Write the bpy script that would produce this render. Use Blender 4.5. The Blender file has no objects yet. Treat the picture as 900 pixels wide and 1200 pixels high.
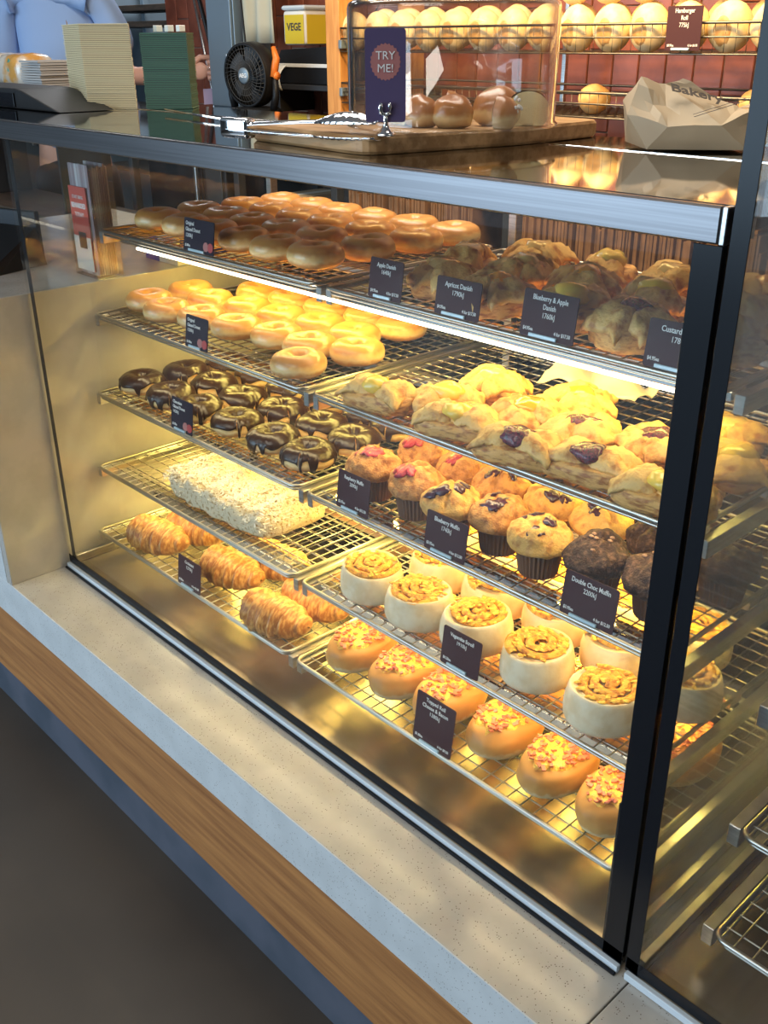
import bpy, bmesh, math, random
from mathutils import Vector, Matrix, noise, Euler
random.seed(7)
PI = math.pi
D = bpy.data
SC = bpy.context.scene
COL = SC.collection

# ------------------------------------------------------------------ camera
cam_d = D.cameras.new('camera'); cam = D.objects.new('camera', cam_d); COL.objects.link(cam)
R = Matrix(((0.6838852, -0.3136616, 0.6587240), (0.7295732, 0.3000624, -0.6145613), (-0.0048940, 0.9008768, 0.4340474)))
cam.matrix_world = Matrix.Translation((1.99325, -0.85, 1.52)) @ R.to_4x4()
cam_d.sensor_fit = 'VERTICAL'; cam_d.sensor_height = 36.0; cam_d.lens = 36.0 * 1152.96 / 1200.0
cam_d.clip_start = 0.02
SC.camera = cam

# ------------------------------------------------------------------ view / world
SC.view_settings.view_transform = 'Standard'; SC.view_settings.look = 'None'
SC.view_settings.gamma = 1.0; SC.view_settings.exposure = 0.25
SC.view_settings.use_curve_mapping = False
SC.cycles.transparent_max_bounces = 24
SC.cycles.max_bounces = 7
W = D.worlds.new('world'); SC.world = W; W.use_nodes = True
bg = W.node_tree.nodes['Background']
bg.inputs[0].default_value = (0.55, 0.70, 0.90, 1); bg.inputs[1].default_value = 0.6

# ------------------------------------------------------------------ lights
def area(name, loc, target, sx, sy, power, color):
    l = D.lights.new(name, 'AREA'); l.shape = 'RECTANGLE'; l.size = sx; l.size_y = sy
    l.energy = power; l.color = color
    o = D.objects.new(name, l); COL.objects.link(o); o.location = loc
    d = Vector(target) - Vector(loc)
    o.rotation_euler = d.to_track_quat('-Z', 'Y').to_euler()
    return o
area('shopfront_window_light', (-1.6, -5.4, 1.6), (0.5, 0, 0.7), 5.4, 2.4, 215, (0.55, 0.78, 1.0))
area('ceiling_or_fill_light', (0.2, 0.5, 2.95), (0.2, 0.5, 0), 2.4, 0.6, 42, (1.0, 0.93, 0.82))
area('ceiling_or_fill_light', (-1.5, -2.6, 2.95), (-1.5, -2.6, 0), 2.4, 0.6, 16, (1.0, 0.95, 0.88))
area('ceiling_or_fill_light', (1.2, -1.9, 2.95), (1.2, -1.9, 0), 2.0, 0.6, 28, (1.0, 0.93, 0.82))  # added fill lamp, brightens the top tray pastries through the front glass
area('ceiling_or_fill_light', (-2.8, 2.4, 2.95), (-2.8, 2.4, 0), 1.6, 1.0, 55, (0.95, 0.97, 1.0))
area('bread_rack_warm_light', (0.45, 0.85, 2.0), (0.45, 1.35, 1.45), 1.3, 0.12, 20, (1.0, 0.64, 0.22))
TIER = {1: (1.160, 0.169), 2: (0.987, 0.134), 3: (0.812, 0.113), 4: (0.641, 0.092), 5: (0.483, 0.071)}
LEDP = {1: (0.9, 4.2), 2: (1.4, 3.6), 3: (1.1, 6.5), 4: (1.4, 8.5)}
for n in (1, 2, 3, 4):
    z, y = TIER[n]
    pf, pb = LEDP[n]
    area('shelf_led_light', (0.76, y + 0.045, z - 0.034), (0.76, y + 0.065, 0), 1.38, 0.02, pf, (1.0, 0.79, 0.42))
    area('shelf_led_light', (0.76, 0.36, z - 0.034), (0.76, 0.31, 0), 1.38, 0.03, pb, (1.0, 0.73, 0.17))

# ------------------------------------------------------------------ materials
def nt(m):
    m.use_nodes = True
    t = m.node_tree
    return t, t.nodes, t.links, t.nodes['Principled BSDF']
MATS = {}
def pbr(name, col, rough=0.5, metal=0.0, col2=None, nscale=8.0, nlo=0.4, nhi=0.6, bump=0.0, bscale=60.0, coat=0.0,
        zramp=None, coord='Object', stretch=(1, 1, 1), sss=0.0, speck=None, specks=600.0, emis=None, estr=0.0, detail=4.0, coatr=0.1, aniso=None):
    m = D.materials.new(name); t, N, L, b = nt(m)
    b.inputs['Base Color'].default_value = (*col, 1); b.inputs['Roughness'].default_value = rough
    b.inputs['Metallic'].default_value = metal
    if coat: b.inputs['Coat Weight'].default_value = coat; b.inputs['Coat Roughness'].default_value = coatr
    if sss:
        b.inputs['Subsurface Weight'].default_value = sss; b.inputs['Subsurface Radius'].default_value = (0.012, 0.007, 0.003)
        b.inputs['Subsurface Scale'].default_value = 0.5
    tc = N.new('ShaderNodeTexCoord'); mp = N.new('ShaderNodeMapping'); mp.inputs['Scale'].default_value = stretch
    L.new(tc.outputs[coord], mp.inputs[0])
    oi = N.new('ShaderNodeObjectInfo'); ad = N.new('ShaderNodeVectorMath'); ad.operation = 'ADD'
    sc_ = N.new('ShaderNodeVectorMath'); sc_.operation = 'SCALE'; cx = N.new('ShaderNodeCombineXYZ')
    L.new(oi.outputs['Random'], cx.inputs[0]); L.new(oi.outputs['Random'], cx.inputs[2]); L.new(cx.outputs[0], sc_.inputs[0]); sc_.inputs['Scale'].default_value = 7.0
    L.new(mp.outputs[0], ad.inputs[0]); L.new(sc_.outputs[0], ad.inputs[1])
    vec = ad.outputs[0]
    cur = None
    if zramp:
        g = N.new('ShaderNodeSeparateXYZ'); L.new(tc.outputs['Generated'], g.inputs[0])
        nz = N.new('ShaderNodeTexNoise'); nz.inputs['Scale'].default_value = nscale; L.new(vec, nz.inputs['Vector'])
        ma = N.new('ShaderNodeMath'); ma.operation = 'MULTIPLY_ADD'; ma.inputs[1].default_value = 0.28; L.new(nz.outputs[0], ma.inputs[0])
        sb = N.new('ShaderNodeMath'); sb.operation = 'SUBTRACT'; L.new(g.outputs[2], sb.inputs[0]); sb.inputs[1].default_value = 0.14
        L.new(sb.outputs[0], ma.inputs[2])
        r = N.new('ShaderNodeValToRGB'); e = r.color_ramp.elements
        while len(e) > 2: e.remove(e[-1])
        for i, (p, c) in enumerate(zramp):
            el = e[i] if i < 2 else e.new(p)
            el.position = p; el.color = (*c, 1)
        L.new(ma.outputs[0], r.inputs[0]); cur = r.outputs[0]
    if col2 is not None:
        nz = N.new('ShaderNodeTexNoise'); nz.inputs['Scale'].default_value = nscale; nz.inputs['Detail'].default_value = detail; L.new(vec, nz.inputs['Vector'])
        mr = N.new('ShaderNodeMapRange'); mr.inputs[1].default_value = nlo; mr.inputs[2].default_value = nhi; L.new(nz.outputs[0], mr.inputs[0])
        mx = N.new('ShaderNodeMix'); mx.data_type = 'RGBA'; L.new(mr.outputs[0], mx.inputs[0])
        if cur is not None: L.new(cur, mx.inputs[6])
        else: mx.inputs[6].default_value = (*col, 1)
        mx.inputs[7].default_value = (*col2, 1); cur = mx.outputs[2]
    if speck is not None:
        vo = N.new('ShaderNodeTexVoronoi'); vo.inputs['Scale'].default_value = specks; L.new(tc.outputs['Object'], vo.inputs['Vector'])
        lt = N.new('ShaderNodeMath'); lt.operation = 'LESS_THAN'; lt.inputs[1].default_value = 0.27; L.new(vo.outputs['Distance'], lt.inputs[0])
        sx = N.new('ShaderNodeSeparateColor'); L.new(vo.outputs['Color'], sx.inputs[0])
        l2 = N.new('ShaderNodeMath'); l2.operation = 'LESS_THAN'; l2.inputs[1].default_value = 0.17; L.new(sx.outputs[0], l2.inputs[0])
        mu = N.new('ShaderNodeMath'); mu.operation = 'MULTIPLY'; L.new(lt.outputs[0], mu.inputs[0]); L.new(l2.outputs[0], mu.inputs[1])
        mx = N.new('ShaderNodeMix'); mx.data_type = 'RGBA'; L.new(mu.outputs[0], mx.inputs[0])
        if cur is not None: L.new(cur, mx.inputs[6])
        else: mx.inputs[6].default_value = (*col, 1)
        mx.inputs[7].default_value = (*speck, 1); cur = mx.outputs[2]
    if cur is not None: L.new(cur, b.inputs['Base Color'])
    if bump:
        nz = N.new('ShaderNodeTexNoise'); nz.inputs['Scale'].default_value = bscale; nz.inputs['Detail'].default_value = 5; L.new(vec, nz.inputs['Vector'])
        bu = N.new('ShaderNodeBump'); bu.inputs['Strength'].default_value = bump; bu.inputs['Distance'].default_value = 0.004
        L.new(nz.outputs[0], bu.inputs['Height']); L.new(bu.outputs[0], b.inputs['Normal'])
    if emis: b.inputs['Emission Color'].default_value = (*emis, 1); b.inputs['Emission Strength'].default_value = estr
    MATS[name] = m
    return m

def glass_mat(name, tint=(0.97, 0.98, 0.97), gain=1.0, rough=0.0, haze=0.0):
    m = D.materials.new(name); m.use_nodes = True; t = m.node_tree; N = t.nodes; L = t.links
    N.remove(N['Principled BSDF']); out = N['Material Output']
    tr = N.new('ShaderNodeBsdfTransparent'); tr.inputs[0].default_value = (*tint, 1)
    gl = N.new('ShaderNodeBsdfGlossy'); gl.inputs['Roughness'].default_value = rough
    ge = N.new('ShaderNodeNewGeometry')
    dt = N.new('ShaderNodeVectorMath'); dt.operation = 'DOT_PRODUCT'; L.new(ge.outputs['Normal'], dt.inputs[0]); L.new(ge.outputs['Incoming'], dt.inputs[1])
    ab = N.new('ShaderNodeMath'); ab.operation = 'ABSOLUTE'; L.new(dt.outputs['Value'], ab.inputs[0])
    su = N.new('ShaderNodeMath'); su.operation = 'SUBTRACT'; su.inputs[0].default_value = 1.0; L.new(ab.outputs[0], su.inputs[1])
    pw = N.new('ShaderNodeMath'); pw.operation = 'POWER'; pw.inputs[1].default_value = 5.0; L.new(su.outputs[0], pw.inputs[0])
    ma = N.new('ShaderNodeMath'); ma.operation = 'MULTIPLY_ADD'; ma.inputs[1].default_value = 0.96 * gain; ma.inputs[2].default_value = 0.04 * gain; L.new(pw.outputs[0], ma.inputs[0])
    ma.use_clamp = True
    mx = N.new('ShaderNodeMixShader'); L.new(ma.outputs[0], mx.inputs[0]); L.new(tr.outputs[0], mx.inputs[1]); L.new(gl.outputs[0], mx.inputs[2])
    last = mx.outputs[0]
    if haze:
        df = N.new('ShaderNodeBsdfDiffuse'); df.inputs[0].default_value = (0.8, 0.8, 0.8, 1)
        nz = N.new('ShaderNodeTexNoise'); nz.inputs['Scale'].default_value = 4.0
        tc = N.new('ShaderNodeTexCoord'); L.new(tc.outputs['Object'], nz.inputs['Vector'])
        mr = N.new('ShaderNodeMapRange'); mr.inputs[1].default_value = 0.4; mr.inputs[2].default_value = 0.7; mr.inputs[4].default_value = haze; L.new(nz.outputs[0], mr.inputs[0])
        m2 = N.new('ShaderNodeMixShader'); L.new(mr.outputs[0], m2.inputs[0]); L.new(last, m2.inputs[1]); L.new(df.outputs[0], m2.inputs[2]); last = m2.outputs[0]
    L.new(last, out.inputs['Surface'])
    return m

M = {}
M['glass'] = glass_mat('clear_glass', gain=0.8, haze=0.015)
M['acrylic'] = glass_mat('acrylic', tint=(0.985, 0.985, 0.98), gain=2.0, rough=0.02)
M['glass_reflection_haze'] = glass_mat('side_glass_painted_haze', gain=1.2, rough=0.08, haze=0.16)  # patchy diffuse white painted in for the doubled reflections of the panes
M['steel'] = pbr('brushed_steel', (0.62, 0.62, 0.61), 0.30, 1.0, col2=(0.50, 0.50, 0.49), nscale=30, stretch=(1, 1, 12), bump=0.05, bscale=300)
M['rail'] = pbr('rail_steel', (0.24, 0.230, 0.235), 0.30, 1.0, col2=(0.20, 0.19, 0.195), nscale=60, stretch=(0.05, 1, 6))
M['wire'] = pbr('wire_steel', (0.47, 0.45, 0.41), 0.30, 1.0)
M['floor_steel'] = pbr('deck_steel', (0.36, 0.31, 0.24), 0.27, 1.0, col2=(0.27, 0.22, 0.16), nscale=6, bump=0.10, bscale=14)
M['mirror'] = pbr('polished_top', (0.40, 0.39, 0.38), 0.05, 1.0)
M['chrome'] = pbr('chrome', (0.85, 0.86, 0.88), 0.07, 1.0)
M['frit'] = pbr('black_edge', (0.006, 0.007, 0.010), 0.22)
M['frit'].node_tree.nodes['Principled BSDF'].inputs['Specular IOR Level'].default_value = 0.22
M['seal'] = pbr('edge_seal', (0.62, 0.68, 0.72), 0.5)
M['stone'] = pbr('stone', (0.50, 0.47, 0.42), 0.20, col2=(0.45, 0.42, 0.375), nscale=14, speck=(0.13, 0.10, 0.08), specks=330, coat=0.15)
M['stone_edge_daylit'] = pbr('stone_edge_daylit', (0.60, 0.62, 0.62), 0.35, col2=(0.55, 0.57, 0.57), nscale=14, speck=(0.22, 0.2, 0.18), specks=330)  # same stone, colour made lighter and cooler for daylight on its front
M['wood'] = pbr('oak_board', (0.46, 0.20, 0.06), 0.5, col2=(0.26, 0.10, 0.03), nscale=7, nlo=0.35, nhi=0.7, stretch=(0.5, 3, 9), bump=0.2, bscale=40, detail=8)
M['kick'] = pbr('kick_metal', (0.06, 0.075, 0.10), 0.45, col2=(0.09, 0.10, 0.13), nscale=6)
M['floor'] = pbr('floor_vinyl', (0.050, 0.040, 0.032), 0.45, col2=(0.068, 0.054, 0.042), nscale=2.2, stretch=(1, 1, 1), bump=0.05, bscale=90)
M['dark'] = pbr('dark_paint', (0.03, 0.03, 0.032), 0.5)
M['darkwood'] = pbr('dark_wood', (0.07, 0.045, 0.03), 0.5, col2=(0.04, 0.028, 0.02), nscale=10, stretch=(1, 6, 6))
M['plastic_black'] = pbr('black_plastic', (0.010, 0.010, 0.011), 0.45)
M['plastic_black'].node_tree.nodes['Principled BSDF'].inputs['Specular IOR Level'].default_value = 0.3
M['fan_wire'] = pbr('dark_grille', (0.05, 0.05, 0.05), 0.4)
M['orange'] = pbr('orange_plastic', (0.85, 0.22, 0.03), 0.4)
M['ceil'] = pbr('ceiling_paint', (0.5, 0.5, 0.5), 0.8)
M['wallgrey'] = pbr('grey_wall', (0.18, 0.19, 0.19), 0.7)
M['brick'] = pbr('brick_tile', (0.30, 0.085, 0.045), 0.35, col2=(0.20, 0.055, 0.03), nscale=12, coat=0.2)
M['grout'] = pbr('grout', (0.42, 0.30, 0.24), 0.8)
M['timber'] = pbr('pale_timber', (0.62, 0.30, 0.09), 0.5, col2=(0.50, 0.22, 0.06), nscale=14, stretch=(6, 6, .6))
M['board'] = pbr('acacia_board', (0.46, 0.27, 0.12), 0.5, col2=(0.30, 0.16, 0.06), nscale=10, stretch=(1, 7, 7), bump=0.15)
M['card'] = pbr('plum_card', (0.060, 0.022, 0.026), 0.62)
M['card_navy'] = pbr('navy_card', (0.022, 0.014, 0.028), 0.6)
for k_ in ('card', 'card_navy'): M[k_].node_tree.nodes['Principled BSDF'].inputs['Specular IOR Level'].default_value = 0.2
M['trycard'] = pbr('violet_card', (0.085, 0.060, 0.14), 0.5)
M['rose'] = pbr('rose_print', (0.42, 0.16, 0.15), 0.5)
M['white_ink'] = pbr('white_ink', (0.85, 0.84, 0.82), 0.5)
M['clip'] = pbr('clear_clip', (0.50, 0.66, 0.76), 0.15, coat=0.6)
M['led'] = pbr('led_strip', (1, 1, 1), 0.5, emis=(1.0, 0.86, 0.62), estr=4.5)
M['kraft'] = pbr('kraft_paper', (0.50, 0.38, 0.24), 0.65, col2=(0.43, 0.32, 0.20), nscale=6, bump=0.15, bscale=25)
M['kraft_in'] = pbr('kraft_brown', (0.26, 0.13, 0.055), 0.7, col2=(0.18, 0.085, 0.03), nscale=20)
M['greyink'] = pbr('dark_ink', (0.07, 0.055, 0.045), 0.6)
M['cream_card'] = pbr('cream_card', (0.66, 0.55, 0.33), 0.65)
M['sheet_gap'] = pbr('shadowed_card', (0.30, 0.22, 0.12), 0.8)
M['green_card'] = pbr('green_card', (0.05, 0.13, 0.09), 0.6)
M['paper'] = pbr('white_paper', (0.78, 0.76, 0.70), 0.6)
M['red_print'] = pbr('red_print', (0.62, 0.09, 0.06), 0.45)
M['skin'] = pbr('skin', (0.62, 0.33, 0.24), 0.5, sss=0.1)
M['hair'] = pbr('hair', (0.05, 0.03, 0.02), 0.6)
M['shirt'] = pbr('blue_shirt', (0.30, 0.42, 0.66), 0.8, bump=0.2, bscale=8)
M['trousers'] = pbr('black_trousers', (0.02, 0.02, 0.025), 0.8)
M['yellow'] = pbr('yellow_label', (0.72, 0.52, 0.03), 0.45)
M['red_dot'] = pbr('red_sticker', (0.45, 0.05, 0.05), 0.5)
M['blue_print'] = pbr('blue_print', (0.05, 0.05, 0.30), 0.45)
M['blue_plastic'] = pbr('blue_plastic', (0.02, 0.08, 0.5), 0.3)
M['cloth'] = pbr('cream_cloth', (0.55, 0.52, 0.40), 0.9, bump=0.3, bscale=9)
M['cabinet'] = pbr('grey_cabinet', (0.20, 0.26, 0.31), 0.4, metal=0.4)
M['lilac'] = pbr('lilac_card', (0.42, 0.30, 0.42), 0.5)
M['plastic_wrap'] = pbr('printed_wrap', (0.70, 0.62, 0.52), 0.25, col2=(0.68, 0.34, 0.08), nscale=9, nlo=.5, nhi=.6, coat=0.6)
M['wrap_green'] = pbr('green_wrap_print', (0.12, 0.40, 0.30), 0.3, coat=0.5)
M['newsprint'] = pbr('newsprint', (0.42, 0.40, 0.38), 0.8)
# food
M['glazed'] = pbr('glazed_dough', (0.7, 0.4, 0.15), 0.38, zramp=[(0.0, (0.50, 0.21, 0.05)), (0.26, (0.60, 0.30, 0.09)), (0.42, (0.86, 0.64, 0.32)), (0.56, (0.80, 0.52, 0.20)), (0.72, (0.56, 0.25, 0.06)), (1.0, (0.64, 0.31, 0.085))],
                  nscale=72, coat=0.55, coatr=0.22, sss=0.08, bump=0.12, bscale=200)
M['choc'] = pbr('chocolate_icing', (0.030, 0.011, 0.006), 0.30, coat=0.12, coatr=0.2, bump=0.15, bscale=120)
M['croissant'] = pbr('croissant_crust', (0.42, 0.155, 0.03), 0.42, col2=(0.80, 0.44, 0.13), nscale=104, nlo=.42, nhi=.66, stretch=(2.6, .7, .7), bump=0.30, bscale=480, coat=0.2, coatr=.3)
M['puff'] = pbr('puff_pastry', (0.80, 0.45, 0.13), 0.5, col2=(0.40, 0.14, 0.025), nscale=70, nlo=.46, nhi=.66, stretch=(1, 1, 3), bump=0.45, bscale=300, coat=0.15, coatr=.3)
M['puff_side'] = pbr('puff_flap', (0.86, 0.54, 0.17), 0.5, col2=(0.50, 0.19, 0.035), nscale=60, nlo=.48, nhi=.68, bump=0.45, bscale=300, coat=0.15, coatr=.3)
M['custard'] = pbr('custard', (0.92, 0.64, 0.10), 0.25, coat=0.5)
M['apricot'] = pbr('apricot', (0.88, 0.36, 0.03), 0.2, coat=0.6)
M['berry_fill'] = pbr('berry_filling', (0.20, 0.018, 0.045), 0.22, coat=0.6, col2=(0.05, 0.01, 0.03), nscale=360, bump=0.5, bscale=640)
M['apple'] = pbr('apple_filling', (0.82, 0.56, 0.20), 0.25, coat=0.6)
M['muffin'] = pbr('muffin_crust', (0.58, 0.27, 0.075), 0.6, col2=(0.26, 0.085, 0.018), nscale=75, nlo=.44, nhi=.68, bump=0.7, bscale=330)
M['muffin_gold'] = pbr('muffin_gold_crust', (0.74, 0.42, 0.11), 0.55, col2=(0.44, 0.17, 0.035), nscale=70, nlo=.46, nhi=.70, bump=0.6, bscale=330)
M['choc_muffin'] = pbr('choc_muffin_crust', (0.045, 0.016, 0.009), 0.65, col2=(0.20, 0.10, 0.06), nscale=120, nlo=.50, nhi=.72, bump=1.0, bscale=330)
M['muffin_case'] = pbr('muffin_case', (0.17, 0.075, 0.035), 0.6)
M['blueberry'] = pbr('blueberry', (0.045, 0.012, 0.035), 0.3, coat=0.4)
M['raspberry'] = pbr('raspberry', (0.48, 0.02, 0.05), 0.35, coat=0.4, bump=0.6, bscale=800)
M['scroll_dough'] = pbr('scroll_dough', (0.72, 0.57, 0.36), 0.7, col2=(0.80, 0.69, 0.50), nscale=40, bump=0.12, bscale=280, sss=0.05)
M['cheese_top'] = pbr('baked_cheese', (0.84, 0.40, 0.04), 0.45, col2=(0.48, 0.15, 0.012), nscale=110, nlo=.46, nhi=.64, bump=0.7, bscale=400, coat=0.15)
M['roll'] = pbr('roll_crust', (0.75, 0.45, 0.15), 0.55, zramp=[(0.0, (0.86, 0.74, 0.50)), (0.26, (0.86, 0.70, 0.42)), (0.36, (0.66, 0.37, 0.12)), (0.7, (0.54, 0.25, 0.06)), (1.0, (0.60, 0.28, 0.06))], nscale=80, bump=0.1)
M['melted'] = pbr('melted_cheese', (0.90, 0.55, 0.07), 0.45, col2=(0.66, 0.24, 0.03), nscale=120, nlo=.48, nhi=.64, bump=0.6, bscale=400, coat=0.2)
M['bacon'] = pbr('bacon_bits', (0.62, 0.17, 0.09), 0.4)
M['coconut'] = pbr('coconut_crust', (0.80, 0.70, 0.50), 0.8, col2=(0.42, 0.27, 0.11), nscale=160, nlo=.52, nhi=.68, bump=1.0, bscale=420)
M['flakes'] = pbr('coconut_flakes', (0.90, 0.84, 0.72), 0.7)
M['bun'] = pbr('bun_crust', (0.78, 0.56, 0.26), 0.6, col2=(0.84, 0.66, 0.38), nscale=36, bump=.06)
M['bun_spot'] = pbr('bun_brown_base', (0.50, 0.26, 0.08), 0.6, col2=(0.60, 0.36, 0.14), nscale=88)
M['crumb'] = pbr('bread_crumb', (0.88, 0.72, 0.38), 0.8, bump=.4, bscale=600)
M['sugar'] = pbr('sugar', (0.9, 0.88, 0.85), 0.5)

M['bun_glaze'] = pbr('glazed_bun_crust', (0.5, 0.2, 0.06), 0.3, zramp=[(0.0, (0.62, 0.38, 0.14)), (0.30, (0.80, 0.58, 0.28)), (0.45, (0.52, 0.21, 0.05)), (1.0, (0.40, 0.13, 0.03))], nscale=80, coat=0.6, coatr=.15)
# ------------------------------------------------------------------ mesh helpers
def link(o, parent=None):
    COL.objects.link(o)
    if parent is not None: o.parent = parent
    return o
def mesh_obj(name, vs, fs, mat, parent=None, smooth=True):
    me = D.meshes.new(name); me.from_pydata(vs, [], fs); me.update()
    if smooth: me.polygons.foreach_set('use_smooth', [True] * len(me.polygons))
    if mat: me.materials.append(mat if not isinstance(mat, str) else M[mat])
    return link(D.objects.new(name, me), parent)
class MB:
    def __init__(s): s.v = []; s.f = []
    def add(s, vs, fs):
        o = len(s.v); s.v += [tuple(v) for v in vs]; s.f += [tuple(i + o for i in f) for f in fs]; return s
    def box(s, x0, x1, y0, y1, z0, z1, mtx=None):
        vs = [Vector(p) for p in ((x0, y0, z0), (x1, y0, z0), (x1, y1, z0), (x0, y1, z0), (x0, y0, z1), (x1, y0, z1), (x1, y1, z1), (x0, y1, z1))]
        if mtx is not None: vs = [mtx @ v for v in vs]
        return s.add(vs, [(0, 3, 2, 1), (4, 5, 6, 7), (0, 1, 5, 4), (1, 2, 6, 5), (2, 3, 7, 6), (3, 0, 4, 7)])
    def bbox(s, x0, x1, y0, y1, z0, z1, b=0.003, seg=2, mtx=None):
        bm = bmesh.new(); bmesh.ops.create_cube(bm, size=1)
        for v in bm.verts: v.co = Vector(((x0 + x1) / 2 + v.co.x * (x1 - x0), (y0 + y1) / 2 + v.co.y * (y1 - y0), (z0 + z1) / 2 + v.co.z * (z1 - z0)))
        bmesh.ops.bevel(bm, geom=bm.edges[:], offset=b, segments=seg, profile=0.5, affect='EDGES')
        if mtx is not None:
            for v in bm.verts: v.co = mtx @ v.co
        bm.verts.index_update()
        s.add([v.co.copy() for v in bm.verts], [[v.index for v in f.verts] for f in bm.faces]); bm.free(); return s
    def tube(s, pts, r, n=6, closed=False, caps=True):
        pts = [Vector(p) for p in pts]; m = len(pts); vs = []; fs = []
        up = Vector((0, 0, 1))
        for i, p in enumerate(pts):
            a = pts[(i - 1) % m] if (closed or i > 0) else p
            b = pts[(i + 1) % m] if (closed or i < m - 1) else p
            d = (b - a)
            if d.length < 1e-9: d = Vector((1, 0, 0))
            d.normalize()
            u = up if abs(d.z) < 0.9 else Vector((1, 0, 0))
            e1 = d.cross(u).normalized(); e2 = d.cross(e1).normalized()
            rr = r[i] if isinstance(r, (list, tuple)) else r
            for k in range(n):
                t = 2 * PI * k / n; vs.append(p + e1 * (rr * math.cos(t)) + e2 * (rr * math.sin(t)))
        for i in range(m if closed else m - 1):
            j = (i + 1) % m
            for k in range(n):
                l = (k + 1) % n; fs.append((i * n + k, j * n + k, j * n + l, i * n + l))
        if caps and not closed: fs.append(tuple(range(n))); fs.append(tuple(reversed(range((m - 1) * n, m * n))))
        return s.add(vs, fs)
    def lathe(s, prof, n=24, c=(0, 0, 0), cap0=True, cap1=True, fn=None):
        vs = []; fs = []
        for i, (r, z) in enumerate(prof):
            for k in range(n):
                t = 2 * PI * k / n
                v = Vector((c[0] + r * math.cos(t), c[1] + r * math.sin(t), c[2] + z))
                vs.append(fn(v, t, i) if fn else v)
        for i in range(len(prof) - 1):
            for k in range(n):
                l = (k + 1) % n; fs.append((i * n + k, i * n + l, (i + 1) * n + l, (i + 1) * n + k))
        if cap0: fs.append(tuple(reversed(range(n))))
        if cap1: fs.append(tuple(range((len(prof) - 1) * n, len(prof) * n)))
        return s.add(vs, fs)
    def blob(s, c, r, sx=1, sy=1, sz=1, nu=10, nv=6, amp=0.0, seed=0, rot=None):
        vs = []; fs = []
        for i in range(nv + 1):
            ph = PI * i / nv
            for k in range(nu):
                t = 2 * PI * k / nu
                d = Vector((math.sin(ph) * math.cos(t), math.sin(ph) * math.sin(t), math.cos(ph)))
                rr = r * (1 + amp * noise.noise(d * 1.7 + Vector((seed, seed * .7, 0))))
                p = Vector((d.x * rr * sx, d.y * rr * sy, d.z * rr * sz))
                if rot is not None: p = rot @ p
                vs.append(p + Vector(c))
        for i in range(nv):
            for k in range(nu):
                l = (k + 1) % nu; fs.append((i * nu + k, (i + 1) * nu + k, (i + 1) * nu + l, i * nu + l))
        return s.add(vs, fs)
    def grid(s, nu, nv, fn, closeu=False):
        vs = [fn(i / (nu if closeu else nu - 1), j / (nv - 1)) for j in range(nv) for i in range(nu)]
        fs = []
        for j in range(nv - 1):
            for i in range(nu if closeu else nu - 1):
                k = (i + 1) % nu; fs.append((j * nu + i, j * nu + k, (j + 1) * nu + k, (j + 1) * nu + i))
        return s.add(vs, fs)
    def prism(s, poly, z0, z1):
        n = len(poly); vs = [(x, y, z0) for x, y in poly] + [(x, y, z1) for x, y in poly]
        fs = [tuple(reversed(range(n))), tuple(range(n, 2 * n))] + [(i, (i + 1) % n, n + (i + 1) % n, n + i) for i in range(n)]
        return s.add(vs, fs)
    def build(s, name, mat, parent=None, smooth=False):
        return mesh_obj(name, s.v, s.f, mat, parent, smooth)
def autosmooth(o, ang=40):
    me = o.data
    me.polygons.foreach_set('use_smooth', [True] * len(me.polygons))
    bm = bmesh.new(); bm.from_mesh(me)
    for e in bm.edges:
        if len(e.link_faces) == 2 and e.calc_face_angle(0) > math.radians(ang): e.smooth = False
    bm.to_mesh(me); bm.free(); return o
def thing(name, label, cat, loc=(0, 0, 0), rz=0.0, group=None):
    o = D.objects.new(name, None); o.empty_display_size = 0.02; COL.objects.link(o)
    o.location = loc; o.rotation_euler = (0, 0, rz); o['label'] = label; o['category'] = cat
    if group: o['group'] = group
    return o
def tag(o, label, cat, group=None):
    o['label'] = label; o['category'] = cat
    if group: o['group'] = group
    return o
def struct(o): o['kind'] = 'structure'; return o
def stuff(o): o['kind'] = 'stuff'; return o
def children(o): return [c for c in D.objects if c.parent == o]
def dup(root, loc, rz=0.0, label='', group=None, kids=None, scale=None):
    r = root.copy(); COL.objects.link(r); r.location = loc; r.rotation_euler = (root.rotation_euler.x, root.rotation_euler.y, rz)
    if scale: r.scale = scale
    r['label'] = label
    if group: r['group'] = group
    for ch, gs in (kids if kids is not None else [(c, children(c)) for c in children(root)]):
        c = ch.copy(); COL.objects.link(c); c.parent = r
        for g in gs: d = g.copy(); COL.objects.link(d); d.parent = c
    return r
def text_mesh(name, s, size, mat, parent, mtx, align='CENTER', bold=0.0, ext=0.0002, xs=1.0):
    cu = D.curves.new(name, 'FONT'); cu.body = s; cu.size = size; cu.align_x = align; cu.align_y = 'CENTER'
    cu.extrude = ext; cu.offset = bold; cu.resolution_u = 3; cu.space_line = 0.9
    to = D.objects.new('tmp', cu); COL.objects.link(to)
    dg = bpy.context.evaluated_depsgraph_get(); me = D.meshes.new_from_object(to.evaluated_get(dg))
    D.objects.remove(to)
    me.transform(mtx @ Matrix.Diagonal((xs, 1, 1, 1)))
    return me
def join_meshes(name, mes, mat, parent):
    b = MB()
    for me in mes: b.add([v.co.copy() for v in me.vertices], [tuple(p.vertices) for p in me.polygons])
    return b.build(name, mat, parent)
ORD = ['first', 'second', 'third', 'fourth', 'fifth', 'sixth', 'seventh', 'eighth', 'ninth', 'tenth', 'eleventh', 'twelfth']

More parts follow.
